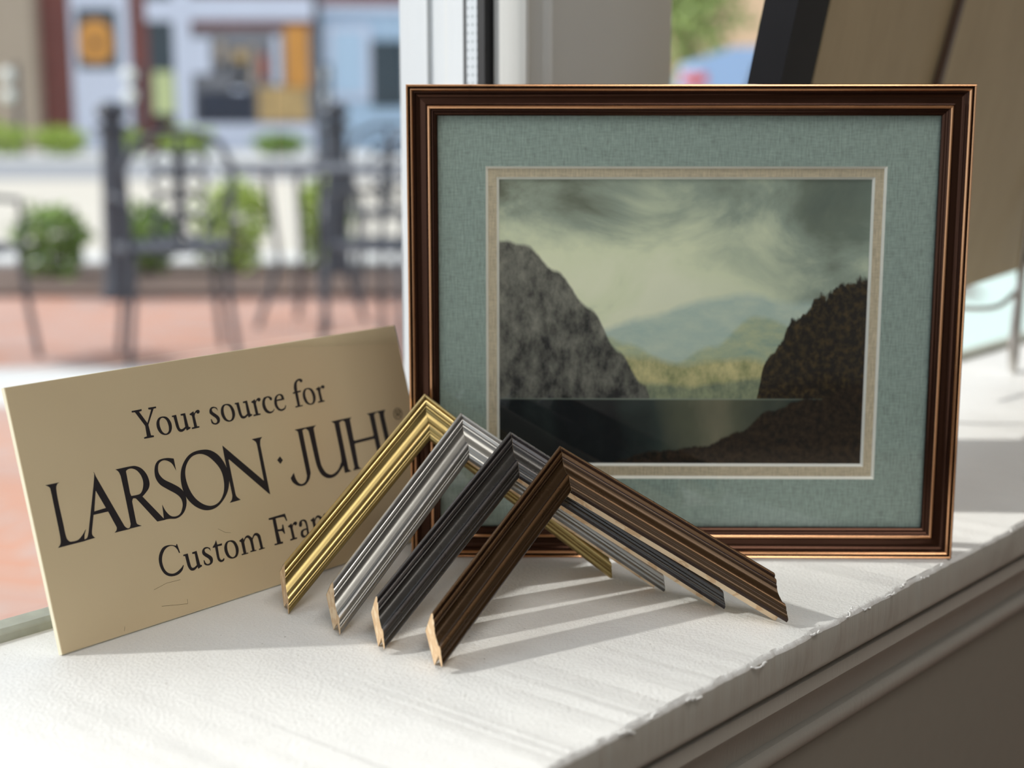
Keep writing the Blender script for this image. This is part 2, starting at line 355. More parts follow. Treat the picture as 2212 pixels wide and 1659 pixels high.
M_BEVEL = plain('white_mat_core', (0.97, 0.97, 0.92), 0.5, 0, 60, 0.02)
def ringboard(name, o, i, n, th, mt, parent):
    """board with a bevelled window; o and i are (u0,v0,u1,v1)"""
    def rect(r, nn, g=0.0): return [(r[0] - g, r[1] - g, nn), (r[2] + g, r[1] - g, nn), (r[2] + g, r[3] + g, nn), (r[0] - g, r[3] + g, nn)]
    bm = bmesh.new(); A = [bm.verts.new(FP(*p)) for p in rect(o, n)]; B = [bm.verts.new(FP(*p)) for p in rect(i, n, 0.0016)]
    C = [bm.verts.new(FP(*p)) for p in rect(o, n - th)]; D = [bm.verts.new(FP(*p)) for p in rect(i, n - th, 0.0016)]
    for k in range(4):
        j = (k + 1) % 4
        bm.faces.new((A[k], A[j], B[j], B[k])); bm.faces.new((A[k], C[k], C[j], A[j])); bm.faces.new((C[k], D[k], D[j], C[j])); bm.faces.new((B[k], B[j], D[j], D[k]))
    b = mk(name, bm, mt, parent)
    bm = bmesh.new(); B = [bm.verts.new(FP(*p)) for p in rect(i, n + 0.00005, 0.0016)]; D = [bm.verts.new(FP(*p)) for p in rect(i, n - th, 0.0)]; E = [bm.verts.new(FP(*p)) for p in rect(i, n - th, 0.0016)]
    for k in range(4):
        j = (k + 1) % 4
        bm.faces.new((B[k], B[j], D[j], D[k])); bm.faces.new((D[k], D[j], E[j], E[k]))
    tag(mk('bevel', bm, M_BEVEL, b), 'white bevelled edge')
n0 = -RIM - 0.0036
inn = (0.0155, 0.0155, FW - 0.0155, FH - 0.0155)
ringboard('mat', inn, (0.0541, 0.0560, 0.3208, 0.2688), n0, 0.0022, M_MAT1, pic)
ringboard('inner_mat', inn, (0.0615, 0.0645, 0.3134, 0.2615), n0 - 0.0023, 0.0020, M_MAT2, pic)

# print: a plain, invented lake and hills
s = NT('landscape_print'); tc = s.n('ShaderNodeTexCoord'); sp = s.n('ShaderNodeSeparateXYZ'); s.l(tc.outputs['UV'], sp.inputs[0])
U, Vv = sp.outputs[0], sp.outputs[1]; uvv = tc.outputs['UV']
def mp_(sx, sy, ox=0, oy=0):
    m_ = s.n('ShaderNodeMapping'); m_.inputs['Scale'].default_value = (sx, sy, 1); m_.inputs['Location'].default_value = (ox, oy, 0); s.l(uvv, m_.inputs[0]); return m_.outputs[0]
def line(stops): return s.ramp(U, [(p, (h, h, h)) for p, h in stops], 'EASE')
def mask(ridge, amp, scale, soft, seed=0.0, detail=6):
    nz = s.noise(mp_(scale, scale * 0.35, seed, seed), 1.0, detail, 0.62)
    r = s.math('ADD', ridge, s.math('MULTIPLY', s.math('SUBTRACT', nz, 0.5), amp))
    return s.math('MULTIPLY_ADD', s.math('SUBTRACT', r, Vv), 1.0 / soft, 0.5, clamp=True)
cl = s.noise(mp_(3.2, 3.6, 1.3, 0.4), 1.0, 7, 0.58, 0.5)
glow = s.math('SUBTRACT', 1.0, s.math('MULTIPLY', s.math('ABSOLUTE', s.math('SUBTRACT', U, 0.42)), 1.5), clamp=True)
top = s.math('MULTIPLY', s.math('SUBTRACT', Vv, 0.62), 1.5, clamp=True)
br = s.math('ADD', s.math('MULTIPLY', glow, 0.66), s.math('SUBTRACT', s.math('MULTIPLY_ADD', cl, 1.35, -0.32), s.math('MULTIPLY', top, 0.75)))
sky = s.ramp(br, [(0.0, lin((84, 88, 78))), (0.22, lin((118, 124, 108))), (0.42, lin((164, 176, 160))), (0.56, lin((206, 216, 190))), (0.76, lin((242, 248, 214))), (1.0, lin((252, 254, 226)))])
tint = s.noise(mp_(2.0, 2.2, 5, 2), 1.0, 3)
col = s.mix(s.math('MULTIPLY', s.math('MULTIPLY', tint, U), 0.55), sky, lin((126, 158, 156)))
n1 = s.math('MULTIPLY_ADD', s.noise(mp_(10, 16, 3, 3), 1.0, 8, 0.7), 2.6, -0.8, clamp=True); n2 = s.math('MULTIPLY_ADD', s.noise(mp_(26, 11, 9, 1), 1.0, 8, 0.72), 2.8, -0.9, clamp=True); n3 = s.noise(mp_(60, 40, 2, 7), 1.0, 5, 0.7)
far = s.mix(n1, lin((176, 200, 194)), lin((206, 220, 204)))
col = s.mix(mask(line([(0, .48), (.22, .46), (.40, .52), (.56, .58), (.66, .60), (.80, .57), (1, .60)]), .07, 5, .03), col, far)
mid = s.mix(n1, lin((146, 172, 162)), lin((204, 210, 166)))
col = s.mix(mask(line([(0, .42), (.25, .48), (.37, .42), (.48, .36), (.58, .42), (.70, .52), (.85, .46), (1, .40)]), .06, 8, .02, 4), col, mid)
near = s.mix(n2, lin((140, 148, 106)), lin((226, 216, 160)))
col = s.mix(mask(line([(0, .30), (.35, .385), (.5, .36), (.66, .38), (.80, .34), (1, .30)]), .05, 9, .03, 7), col, near)
shore = s.mix(n2, lin((88, 104, 94)), lin((166, 174, 138)))
col = s.mix(mask(line([(0, .28), (.3, .31), (.5, .28), (.75, .31), (1, .28)]), .05, 14, .02, 2), col, shore)
# dark hill on the left, wooded slope on the right
hl = s.mix(s.ramp(s.math('ADD', s.math('MULTIPLY', n2, 0.8), s.math('MULTIPLY', Vv, 0.5)), [(0.30, (0, 0, 0)), (1.0, (1, 1, 1))]), lin((30, 32, 36)), lin((138, 138, 128)))
col = s.mix(mask(line([(0, .78), (.08, .76), (.16, .68), (.25, .55), (.33, .40), (.40, .28), (.46, 0)]), .06, 8, .015, 1), col, hl)
hr = s.mix(s.ramp(n3, [(0.45, (0, 0, 0)), (0.85, (1, 1, 1))]), lin((22, 20, 18)), lin((104, 84, 48)))
col = s.mix(mask(line([(0, 0), (.66, .0), (.74, .40), (.80, .52), (.88, .60), (.94, .63), (1, .66)]), .11, 24, .012, 6, 8), col, hr)
# lake
wn1 = s.noise(mp_(9, 3, 1, 1), 1.0, 4)
refl = s.math('ADD', s.math('MULTIPLY', s.math('SUBTRACT', 1.0, s.math('MULTIPLY', s.math('ABSOLUTE', s.math('SUBTRACT', U, 0.60)), 3.4), clamp=True), 0.8), s.math('MULTIPLY_ADD', wn1, 0.6, -0.28))
water = s.ramp(s.math('SUBTRACT', refl, s.math('MULTIPLY', s.math('SUBTRACT', 0.24, Vv), 0.3)), [(0.0, lin((18, 24, 28))), (0.3, lin((48, 60, 58))), (0.6, lin((92, 96, 80))), (1.0, lin((146, 140, 118)))])
col = s.mix(s.math('MULTIPLY_ADD', s.math('SUBTRACT', 0.238, Vv), 200, 0.5, clamp=True), col, water)
gl_ = s.math('SUBTRACT', 1.0, s.math('MULTIPLY', s.math('ABSOLUTE', s.math('SUBTRACT', Vv, 0.237)), 260), clamp=True)
col = s.mix(s.math('MULTIPLY', gl_, s.math('MULTIPLY', glow, 0.7)), col, lin((170, 184, 170)))
bank = s.mix(s.ramp(n3, [(0.4, (0, 0, 0)), (0.9, (1, 1, 1))]), lin((14, 14, 14)), lin((78, 60, 40)))
col = s.mix(mask(line([(0, .0), (.28, .0), (.42, .05), (.55, .07), (.66, .12), (.74, .20), (.86, .24), (1, .30)]), .05, 22, .01, 8, 8), col, bank)
s.bsdf(s.mix(0.12, col, s.mix(s.noise(mp_(420, 420), 1.0, 2), (0, 0, 0, 1), (1, 1, 1, 1)), 'OVERLAY'), 0.6, spec=0.25)
bm = bmesh.new(); uvl = bm.loops.layers.uv.new('UVMap')
q = (0.0595, 0.0625, 0.3155, 0.2635); nn = n0 - 0.0046
vs = [bm.verts.new(FP(*p)) for p in ((q[0], q[1], nn), (q[2], q[1], nn), (q[2], q[3], nn), (q[0], q[3], nn), (q[0], q[1], nn - .0006), (q[2], q[1], nn - .0006), (q[2], q[3], nn - .0006), (q[0], q[3], nn - .0006))]
for idx in ((0, 1, 2, 3), (7, 6, 5, 4), (0, 4, 5, 1), (1, 5, 6, 2), (2, 6, 7, 3), (3, 7, 4, 0)):
    f = bm.faces.new([vs[i] for i in idx])
    for lp, i in zip(f.loops, idx): lp[uvl].uv = ((0, 0), (1, 0), (1, 1), (0, 1))[i % 4]
tag(mk('print', bm, s.m, pic), 'print of a hazy lake between a dark hill and a wooded slope')
bm = bmesh.new(); box(bm, (0.0157, 0.0157, -RIM - 0.0034), (FW - .0157, FH - .0157, -RIM - 0.0018), FP); mk('glazing', bm, M_PICGLASS, pic)
M_KRAFT = plain('kraft_dust_cover', lin((168, 140, 104)), 0.85, 0, 14, 0.08)
bm = bmesh.new(); box(bm, (0.0157, 0.0157, -RIM - 0.0130), (FW - .0157, FH - .0157, nn - .0008), FP); mk('backing_board', bm, M_KRAFT, pic)
bm = bmesh.new()
def ST(a, b, c):
    return FP(FW / 2 + a, 0.0 + b * 1.0, -RIM - 0.0135 - (0.22 - b) * 0.22 - c)
box(bm, (-0.03, 0.0, 0.0), (0.03, 0.22, 0.004), ST); mk('easel_strut', bm, M_BLACK, pic)

# ---------------------------------------------------------------- the gold sign
B0 = V((-0.2576, 0.8198, 0.0)); byaw, blean = 0.8874, 0.2750; BW, BH = 0.3239, 0.1576
BX = V((math.cos(byaw), math.sin(byaw), 0)); BU = V((-math.sin(byaw) * math.sin(blean), math.cos(byaw) * math.sin(blean), math.cos(blean))); BN = BX.cross(BU)
def BP(u, v, n=0.0): return B0 + BX * u + BU * v + BN * n
s = NT('brushed_gold_face'); tc = s.n('ShaderNodeTexCoord')
du = s.n('ShaderNodeVectorMath', operation='DOT_PRODUCT'); s.l(tc.outputs['Object'], du.inputs[0]); du.inputs[1].default_value = tuple(BX)
dv = s.n('ShaderNodeVectorMath', operation='DOT_PRODUCT'); s.l(tc.outputs['Object'], dv.inputs[0]); dv.inputs[1].default_value = tuple(BU)
cb = s.n('ShaderNodeCombineXYZ'); s.l(du.outputs['Value'], cb.inputs[0]); s.l(dv.outputs['Value'], cb.inputs[1])
mp = s.n('ShaderNodeMapping'); mp.inputs['Scale'].default_value = (60, 2600, 1); s.l(cb.outputs[0], mp.inputs[0])
br_ = s.noise(mp.outputs[0], 1.0, 3); bl = s.noise(cb.outputs[0], 14, 2)
s.bsdf(s.mix(bl, (0.68, 0.555, 0.355, 1), (0.74, 0.61, 0.40, 1)), 0.45, 0.35, s.bump(br_, 0.10, 0.0001))
M_GOLDFACE = s.m
M_CORE = plain('sign_core', lin((240, 232, 205)), 0.6, 0, 80, 0.05)
sign = root('shop_sign', BP(BW / 2, 0, 0), 'brushed gold sign panel with black lettering leaning behind the moulding samples', 'sign')
bm = bmesh.new(); box(bm, (0, 0.0008, -0.0034), (BW, BH, -0.0004), BP); core = mk('panel', bm, M_CORE, sign)
bm = bmesh.new(); box(bm, (0.0004, 0.0012, -0.0005), (BW - .0004, BH - .0004, 0.0), BP); mk('face', bm, M_GOLDFACE, core)
M_INK = plain('black_sign_ink', (0.012, 0.009, 0.012), 0.45, 0, 60, 0.1)
GLY = {
 'brand': '12.5,97.9* 22.0,97.8* 20.2,97.0 18.9,94.1 18.5,85.2 18.6,75.7 18.6,66.4 19.5,63.6 21.3,62.5 25.9,62.5 29.3,64.5 32.6,67.5* 30.9,64.4 30.1,61.5* 30.5,60.9* 11.8,60.9* 13.4,62.1 14.5,64.1 14.9,68.5 15.1,80.9 15.2,93.8 14.7,96.4|46.4,98.7* 46.8,96.7 57.5,67.8 59.3,63.3 61.1,61.7* 62.4,61.1* 51.4,61.2* 53.0,62.4 53.6,64.0* 50.1,74.5* 39.7,74.6* 37.6,69.0 36.1,64.8 36.2,62.8 37.5,61.2* 29.6,61.0* 30.3,61.8* 32.3,62.5 33.9,65.3* 38.2,76.5* 44.0,91.6*;44.7,88.4* 49.1,76.9* 40.7,76.5*|61.2,98.1* 71.9,98.0 76.1,97.4 79.9,95.1 82.6,90.9 83.3,86.0 82.0,82.6 78.8,80.0 76.1,78.4* 87.8,62.3* 88.8,61.1* 82.9,61.3* 81.2,63.8* 72.1,77.0 70.6,78.3 69.1,78.5 68.1,77.0* 68.0,75.5 67.8,65.1* 68.2,62.9 71.1,61.2* 60.3,61.3* 61.1,61.7* 62.6,62.0 63.7,63.9* 64.0,78.9 64.0,93.4* 63.4,95.8 62.3,97.3;68.6,95.9 70.3,96.6 73.1,96.5 76.1,94.7 78.3,91.2 78.9,86.9 77.5,82.9 75.2,80.5 72.3,80.1 68.3,80.3* 67.9,82.2* 68.3,95.2*|104.8,96.9* 104.6,89.4* 103.1,93.4 101.1,95.6 97.9,97.1 95.0,96.9 92.6,95.3 91.4,91.8 91.9,88.8 94.5,85.4 100.0,81.7 104.4,78.4 106.8,75.2 107.7,71.6 107.0,67.4 104.7,63.6 101.1,61.1 96.9,60.2 91.7,61.1 86.9,61.2* 88.1,62.3* 89.0,70.5* 90.7,66.0 93.6,62.5 97.3,61.5 100.8,62.5 103.2,65.5 104.2,68.5 103.6,71.9 100.9,75.1 94.9,79.5 90.7,83.0 88.6,87.1 88.6,91.3 90.1,95.3 92.9,97.7 96.6,98.3 100.7,98.0|128.4,98.4 134.4,96.8 139.5,92.8 142.8,87.2 144.1,81.5 143.8,75.5 141.1,69.4 136.7,64.7 130.9,61.2 125.1,60.0 119.3,60.9 113.5,64.3 109.4,68.9 107.3,73.4 106.4,78.4 107.0,84.7 109.6,90.7 114.6,95.7 120.6,98.2;125.4,96.2 130.9,93.8 135.7,88.8 138.9,83.0 139.5,76.3 138.0,70.0 134.9,65.6 130.7,62.9 125.1,62.4 119.6,64.7 114.8,69.2 111.8,75.2 110.6,81.9 111.4,87.7 114.4,92.5 119.2,95.7|144.3,98.3* 171.6,69.8* 171.8,69.5* 172.5,93.7* 171.9,96.0 169.1,98.2* 178.2,98.2* 176.1,96.4 175.1,93.2* 174.5,60.0* 173.4,60.9* 147.2,88.7* 146.7,88.2* 146.4,68.3* 146.7,64.3 149.6,61.4* 140.3,61.2* 142.6,63.0 143.7,65.5* 144.0,91.5*|189.6,82.9* 191.4,80.0* 188.7,77.9* 186.6,80.9*|207.2,98.2* 209.6,96.5 209.7,93.6 209.4,68.4 209.1,65.5 207.0,62.4 203.4,61.3 200.6,62.7 198.9,66.0 198.4,70.0* 194.8,67.0* 195.8,64.1 198.9,61.3 202.4,60.1 206.4,60.3 210.4,62.8 212.6,66.3 213.2,69.7 213.8,94.8 214.5,96.7 216.7,97.3 218.6,96.0 219.4,92.9 219.7,74.4 220.6,68.3 222.7,63.9 226.6,61.1 231.1,60.3 236.1,61.3 241.2,64.4 244.0,66.4* 244.0,61.2* 250.5,61.3* 248.4,63.0 248.0,65.2 248.6,94.0 249.6,96.4 251.9,97.2 253.9,96.0 254.1,93.1 254.0,65.6 253.6,63.1 251.9,61.4* 260.2,61.3* 258.2,63.0 258.0,65.8* 258.7,79.0* 259.6,79.5* 278.4,79.7* 278.8,79.2* 278.8,63.6 277.9,61.9 276.2,60.7* 285.5,60.5* 282.9,62.8 283.0,65.4 283.4,94.5 283.9,96.5 286.5,97.6 288.7,96.3 288.7,92.6 288.9,69.0 287.7,65.1 284.8,63.0* 307.9,62.7* 310.5,68.9* 306.3,64.9 299.4,64.5 295.1,65.0 293.6,67.7 293.1,94.5* 293.9,96.5 295.5,98.3* 276.4,98.2* 278.6,96.6 278.8,93.7 278.8,82.3* 277.7,81.7* 259.5,81.5* 258.7,82.4* 259.2,95.9* 259.4,96.9 261.4,98.2* 241.5,98.3* 243.8,96.6 244.1,94.3 243.6,72.6 241.5,67.9 238.1,64.5 233.8,62.8 230.4,62.7 226.9,64.6 224.7,68.5 223.8,73.7 224.1,94.1 224.8,96.7 227.1,98.1*|311.6,93.0 311.2,91.8 310.5,90.7 309.4,89.8 308.1,89.3 306.7,89.2 305.4,89.5 304.2,90.2 303.4,91.2 302.9,92.4 302.9,93.7 303.2,94.9 304.0,96.0 305.1,96.9 306.4,97.4 307.8,97.5 309.1,97.2 310.2,96.5 311.1,95.5 311.6,94.3;311.1,93.1 310.8,91.9 310.1,90.9 309.1,90.2 308.0,89.7 306.7,89.6 305.6,89.9 304.6,90.5 303.8,91.4 303.4,92.5 303.4,93.6 303.7,94.8 304.4,95.7 305.3,96.5 306.5,97.0 307.7,97.1 308.9,96.8 309.9,96.2 310.7,95.3 311.1,94.2|305.6,95.8* 308.6,95.8 309.8,94.8 309.7,93.7 308.3,93.1* 309.2,91.0* 308.5,91.0* 307.3,93.0* 306.2,93.0* 306.2,91.2* 305.5,91.2*;306.3,95.4* 308.2,95.4 309.1,94.6 309.0,93.9 307.9,93.5 306.2,93.5*',
 'first': '81.6,131.0* 89.0,131.0* 88.9,130.0* 86.8,129.7* 91.1,121.9* 96.0,129.6* 94.0,130.1* 94.1,131.1* 100.0,131.0* 99.9,130.0* 97.9,129.9* 91.5,120.6* 91.8,114.0* 93.8,113.6* 93.7,112.6* 86.4,112.7* 86.5,113.6* 88.7,113.9* 89.1,120.4* 83.8,129.9* 81.5,130.1*|104.1,124.0 107.0,122.6 108.7,119.0 108.2,115.4 105.9,112.8 102.2,112.4 99.0,114.1 97.5,117.5 97.9,121.1 100.3,123.7;103.7,123.1 105.6,121.3 106.3,117.9 105.8,114.9 104.3,113.4 102.4,113.3 100.7,114.9 99.8,118.1 100.2,121.3 101.7,123.0|110.4,123.4* 113.7,123.5* 114.0,116.3 114.7,114.2 116.4,114.0 118.7,115.0* 119.0,122.2* 117.1,122.4* 117.2,123.4* 120.8,123.5* 121.2,114.5* 122.5,114.1* 122.4,113.3* 119.2,112.4* 119.0,113.8* 115.9,112.3 113.3,112.9 112.0,115.3 111.7,117.9* 111.4,122.5* 110.2,122.6*|124.1,122.4* 127.4,123.6* 127.6,122.1* 129.8,123.8 131.7,123.8 132.3,122.8 131.5,121.7 130.2,121.6 129.4,122.5 128.2,121.6 127.6,120.2* 127.8,113.7* 129.5,113.6* 129.5,112.7* 123.5,112.6* 123.5,113.6* 125.5,113.7* 125.6,120.4* 125.3,121.3* 124.1,121.7*|146.7,120.9* 145.3,122.8 143.4,123.1 142.2,122.5 142.4,120.9 144.6,119.0 146.4,117.2 146.9,115.2 145.8,113.2 143.2,112.4 141.0,112.9 139.7,113.9* 139.6,116.4* 140.3,116.4* 141.0,114.3 142.3,113.4 143.9,113.7 144.5,115.0 143.6,116.7 141.4,118.6 139.9,120.4 140.3,122.5 142.0,123.9 144.4,123.9 146.4,122.9*|155.5,124.1 158.4,122.7 160.0,119.1 159.6,115.6 157.3,113.0 153.5,112.5 150.3,114.3 148.8,117.7 149.3,121.2 151.6,123.8;155.1,123.2 157.0,121.5 157.7,118.0 157.1,115.1 155.6,113.5 153.8,113.4 152.0,115.1 151.2,118.2 151.6,121.4 153.0,123.2|161.6,123.7* 165.0,123.7* 165.3,116.5 165.9,114.5 167.7,114.2 170.0,115.3* 170.3,122.4* 168.4,122.6* 168.5,123.6* 172.1,123.8* 172.5,114.7* 173.8,114.3* 173.7,113.5* 170.5,112.6* 170.3,114.0* 167.2,112.6 164.6,113.1 163.3,115.5 163.0,118.1* 162.7,122.7* 161.5,122.8*|175.5,122.5* 178.8,123.7* 179.0,122.2* 181.1,123.9 183.0,123.9 183.7,122.9 182.8,121.8 181.5,121.7 180.8,122.6 179.5,121.7 179.0,120.3* 179.2,113.8* 180.9,113.7* 180.9,112.8* 174.9,112.7* 174.9,113.7* 176.9,113.8* 176.9,120.5* 176.7,121.4* 175.5,121.8*|190.7,123.9 192.9,122.9 193.5,121.9 192.8,120.8 191.6,121.2 191.1,122.4 189.6,123.1 187.7,122.1 186.6,119.7 186.9,116.4 188.4,114.2 190.3,113.5 192.5,114.0 193.4,115.1* 193.4,114.1* 191.3,112.7 188.3,112.5 185.5,114.1 184.1,117.5 184.7,121.0 186.8,123.5|200.8,124.0 203.4,122.7 204.0,119.6* 197.2,119.5* 196.9,116.8 198.1,114.4 200.0,113.6 202.7,114.3 203.8,115.9* 204.3,115.3* 202.9,113.3 199.7,112.4 196.6,113.6 194.7,116.8 195.1,120.3 197.2,123.1;197.1,120.5* 201.7,120.6* 201.6,122.3 200.4,123.2 198.5,122.5|212.7,123.2* 214.4,123.4* 214.6,126.6 216.1,129.6 218.8,131.3 221.5,131.6 223.4,130.6 223.0,129.2 221.6,129.0 220.6,130.2 219.3,130.2 217.7,128.4 216.8,123.6* 220.1,123.6* 219.9,122.6* 216.9,122.4* 216.6,113.6* 218.9,113.6* 218.9,112.8* 212.3,112.7* 212.3,113.6* 214.4,113.7* 214.5,122.3* 212.7,122.2*|227.5,124.2 230.5,122.8 232.1,119.2 231.7,115.7 229.4,113.0 225.6,112.6 222.4,114.3 220.9,117.8 221.3,121.3 223.7,123.9;227.2,123.3 229.0,121.5 229.7,118.1 229.2,115.2 227.7,113.6 225.8,113.5 224.1,115.1 223.2,118.3 223.6,121.5 225.1,123.3|234.0,122.6* 237.4,123.8* 237.6,122.3* 239.7,124.0 241.6,124.0 242.3,123.0 241.4,121.9 240.1,121.8 239.4,122.7 238.1,121.8 237.6,120.4* 237.8,113.9* 239.5,113.8* 239.5,112.9* 233.5,112.8* 233.5,113.7* 235.5,113.8* 235.5,120.6* 235.3,121.5* 234.1,121.9*',
 'last': '93.6,44.7* 94.4,39.0* 93.7,39.0* 92.8,41.7 90.6,44.1 87.2,44.6 83.9,43.3 81.2,40.2 80.0,36.3 80.6,31.9 82.7,29.0 86.2,27.7 89.6,28.2 93.3,29.9 94.7,31.1* 95.1,30.7* 93.1,27.9 89.1,26.2 84.0,26.5 80.1,28.9 78.1,33.1 77.9,37.8 79.4,41.7 82.4,44.7 85.8,45.5 89.5,45.0 92.5,43.9 93.1,44.8*|96.5,37.2* 99.9,37.2* 100.2,30.0 100.8,28.0 102.5,27.7 104.9,28.7* 105.1,35.9* 103.3,36.1* 103.4,37.1* 106.9,37.3* 107.4,28.2* 108.6,27.8* 108.5,27.0* 105.3,26.1* 105.2,27.5* 102.1,26.0 99.5,26.6 98.1,29.0 97.8,31.6* 97.6,36.2* 96.3,36.3*|117.6,34.8* 116.2,36.7 114.3,37.0 113.1,36.4 113.3,34.8 115.5,32.9 117.4,31.1 117.8,29.1 116.7,27.1 114.1,26.3 111.9,26.8 110.6,27.8* 110.6,30.3* 111.2,30.3* 111.9,28.2 113.2,27.3 114.9,27.6 115.4,28.9 114.5,30.6 112.3,32.5 110.9,34.3 111.2,36.4 113.0,37.8 115.3,37.8 117.4,36.8*|123.4,40.4* 123.6,37.5* 127.4,37.5* 127.1,36.2* 123.6,36.3* 123.2,29.9 123.7,27.8 124.9,27.3 126.5,28.1* 126.8,27.4* 125.7,26.3 123.3,26.2 121.6,27.8 121.3,30.3* 121.5,36.1* 119.5,36.3* 119.8,36.9* 121.8,38.4*|134.9,37.8 137.8,36.4 139.4,32.8 139.0,29.3 136.7,26.6 132.9,26.2 129.7,27.9 128.3,31.4 128.7,34.9 131.0,37.5;134.5,36.9 136.4,35.1 137.1,31.7 136.5,28.8 135.0,27.2 133.2,27.1 131.4,28.7 130.6,31.9 131.0,35.1 132.4,36.9|141.4,36.1* 144.8,37.3* 144.9,35.6* 147.2,37.6 149.4,37.8 151.2,36.4 152.0,35.4* 154.4,37.7 156.9,37.7 158.9,35.8 159.1,32.7 159.2,27.3* 160.5,27.2* 160.5,26.6* 155.6,26.6* 155.6,27.3* 157.1,27.4* 156.9,33.7 156.1,36.0 154.2,36.3 152.2,34.2* 152.0,27.3* 153.3,27.3* 153.3,26.7* 148.3,26.9* 148.4,27.6* 150.0,27.6* 149.9,33.6 148.9,36.1 146.9,36.3 145.0,34.2* 144.8,27.1* 146.3,27.1* 146.3,26.4* 141.0,26.5* 141.0,27.3* 142.6,27.3* 142.6,34.7* 141.4,35.6*|168.9,44.9* 183.3,45.1* 184.0,40.2* 183.2,40.0* 182.1,42.9 179.7,43.4 174.9,43.6* 174.6,43.3* 174.5,36.1* 177.6,35.9 178.5,36.6 179.0,38.4* 179.9,38.4* 179.9,32.3* 179.1,32.2* 177.8,34.3 174.4,34.8* 174.9,27.7* 176.5,27.6* 176.5,26.4* 169.2,26.6* 169.2,27.6* 171.5,27.5* 172.0,43.4* 168.8,43.9*|183.7,36.4* 187.0,37.6* 187.2,36.2* 189.3,37.8 191.2,37.9 191.9,36.8 191.0,35.7 189.7,35.6 189.0,36.5 187.8,35.6 187.2,34.2* 187.4,27.7* 189.1,27.6* 189.1,26.7* 183.1,26.6* 183.1,27.6* 185.1,27.7* 185.2,34.4* 184.9,35.3* 183.7,35.7*|193.2,35.4 194.6,37.4 197.4,38.0 199.8,37.1 200.6,34.6 200.4,27.4 201.4,26.7* 200.8,26.1* 198.4,25.6* 198.0,26.9* 195.8,26.0 193.7,26.6 192.9,28.5 194.0,30.9 196.7,31.7 199.0,31.6* 199.1,33.5 198.7,35.9 197.4,37.0 196.2,36.7 196.0,35.1 195.0,33.7 193.5,33.9;198.8,30.7* 196.5,30.6 195.3,29.4 195.4,27.7 196.9,27.2 198.6,28.1*|204.1,36.2* 207.5,37.4* 207.6,35.7* 209.9,37.7 212.1,37.8 213.9,36.5 214.7,35.5* 217.1,37.7 219.6,37.7 221.6,35.9 221.8,32.8 221.9,27.4* 223.2,27.3* 223.2,26.7* 218.3,26.7* 218.3,27.4* 219.8,27.5* 219.6,33.8 218.8,36.1 216.9,36.4 214.9,34.3* 214.7,27.4* 216.0,27.4* 216.0,26.8* 211.0,27.0* 211.1,27.7* 212.7,27.7* 212.6,33.7 211.7,36.2 209.6,36.3 207.7,34.3* 207.6,27.2* 209.0,27.2* 209.0,26.5* 203.7,26.6* 203.7,27.3* 205.3,27.3* 205.3,34.8* 204.1,35.6*|234.5,37.4 237.1,36.0 237.7,33.0* 230.9,32.8* 230.6,30.2 231.8,27.7 233.7,27.0 236.4,27.6 237.5,29.2* 238.0,28.7* 236.6,26.6 233.3,25.7 230.3,27.0 228.4,30.2 228.8,33.7 230.9,36.5;230.8,33.9* 235.4,34.0* 235.3,35.6 234.1,36.5 232.2,35.9|248.2,34.2* 246.8,36.2 245.0,36.5 243.8,35.8 244.0,34.3 246.2,32.4 248.0,30.5 248.4,28.6 247.3,26.6 244.8,25.7 242.6,26.3 241.3,27.2* 241.2,29.7* 241.8,29.8* 242.6,27.7 243.9,26.7 245.5,27.0 246.1,28.3 245.2,30.0 243.0,31.9 241.5,33.7 241.8,35.8 243.6,37.2 245.9,37.2 248.0,36.2*',
}
def lettering(name, key):
    allbm = bmesh.new()
    for zi, grp in enumerate(GLY[key].split('|')): glyph(allbm, grp, zi * 0.000004)
    for v in allbm.verts: v.co = BP(v.co.x, v.co.y, v.co.z + 0.00012)
    return mk(name, allbm, M_INK, sign)
def glyph(bm, text, dz):
    cu = bpy.data.curves.new('tmp', 'CURVE'); cu.dimensions = '2D'; cu.fill_mode = 'BOTH'; cu.extrude = 0.00006
    for c in text.split(';'):
        pts = [(float(t.rstrip('*').split(',')[0]), float(t.rstrip('*').split(',')[1]), t.endswith('*')) for t in c.split()]
        out = []; n = len(pts)
        for i in range(n):
            p0, p1, p2, p3 = pts[i - 1], pts[i], pts[(i + 1) % n], pts[(i + 2) % n]
            if p1[2]: p0 = p1
            if p2[2]: p3 = p2
            d = math.hypot(p2[0] - p1[0], p2[1] - p1[1]); st = 5 if d > 0.5 and not (p1[2] and p2[2]) else 1
            for q_ in range(st):
                t = q_ / st; t2 = t * t; t3 = t2 * t
                out.append(tuple(0.5 * ((2 * p1[a]) + (-p0[a] + p2[a]) * t + (2 * p0[a] - 5 * p1[a] + 4 * p2[a] - p3[a]) * t2 + (-p0[a] + 3 * p1[a] - 3 * p2[a] + p3[a]) * t3) / 1000 for a in (0, 1)))
        sp_ = cu.splines.new('POLY'); sp_.points.add(len(out) - 1); sp_.use_cyclic_u = True
        for k, (a, b) in enumerate(out): sp_.points[k].co = (a, b, 0, 1)
    o = bpy.data.objects.new('tmp', cu); COL.objects.link(o)
    dg = bpy.context.evaluated_depsgraph_get(); me = bpy.data.meshes.new_from_object(o.evaluated_get(dg))
    for v in me.vertices: v.co.z += dz
    bm.from_mesh(me); bpy.data.objects.remove(o); bpy.data.meshes.remove(me); bpy.data.curves.remove(cu)
lettering('lettering', 'first'); lettering('lettering', 'brand'); lettering('lettering', 'last')
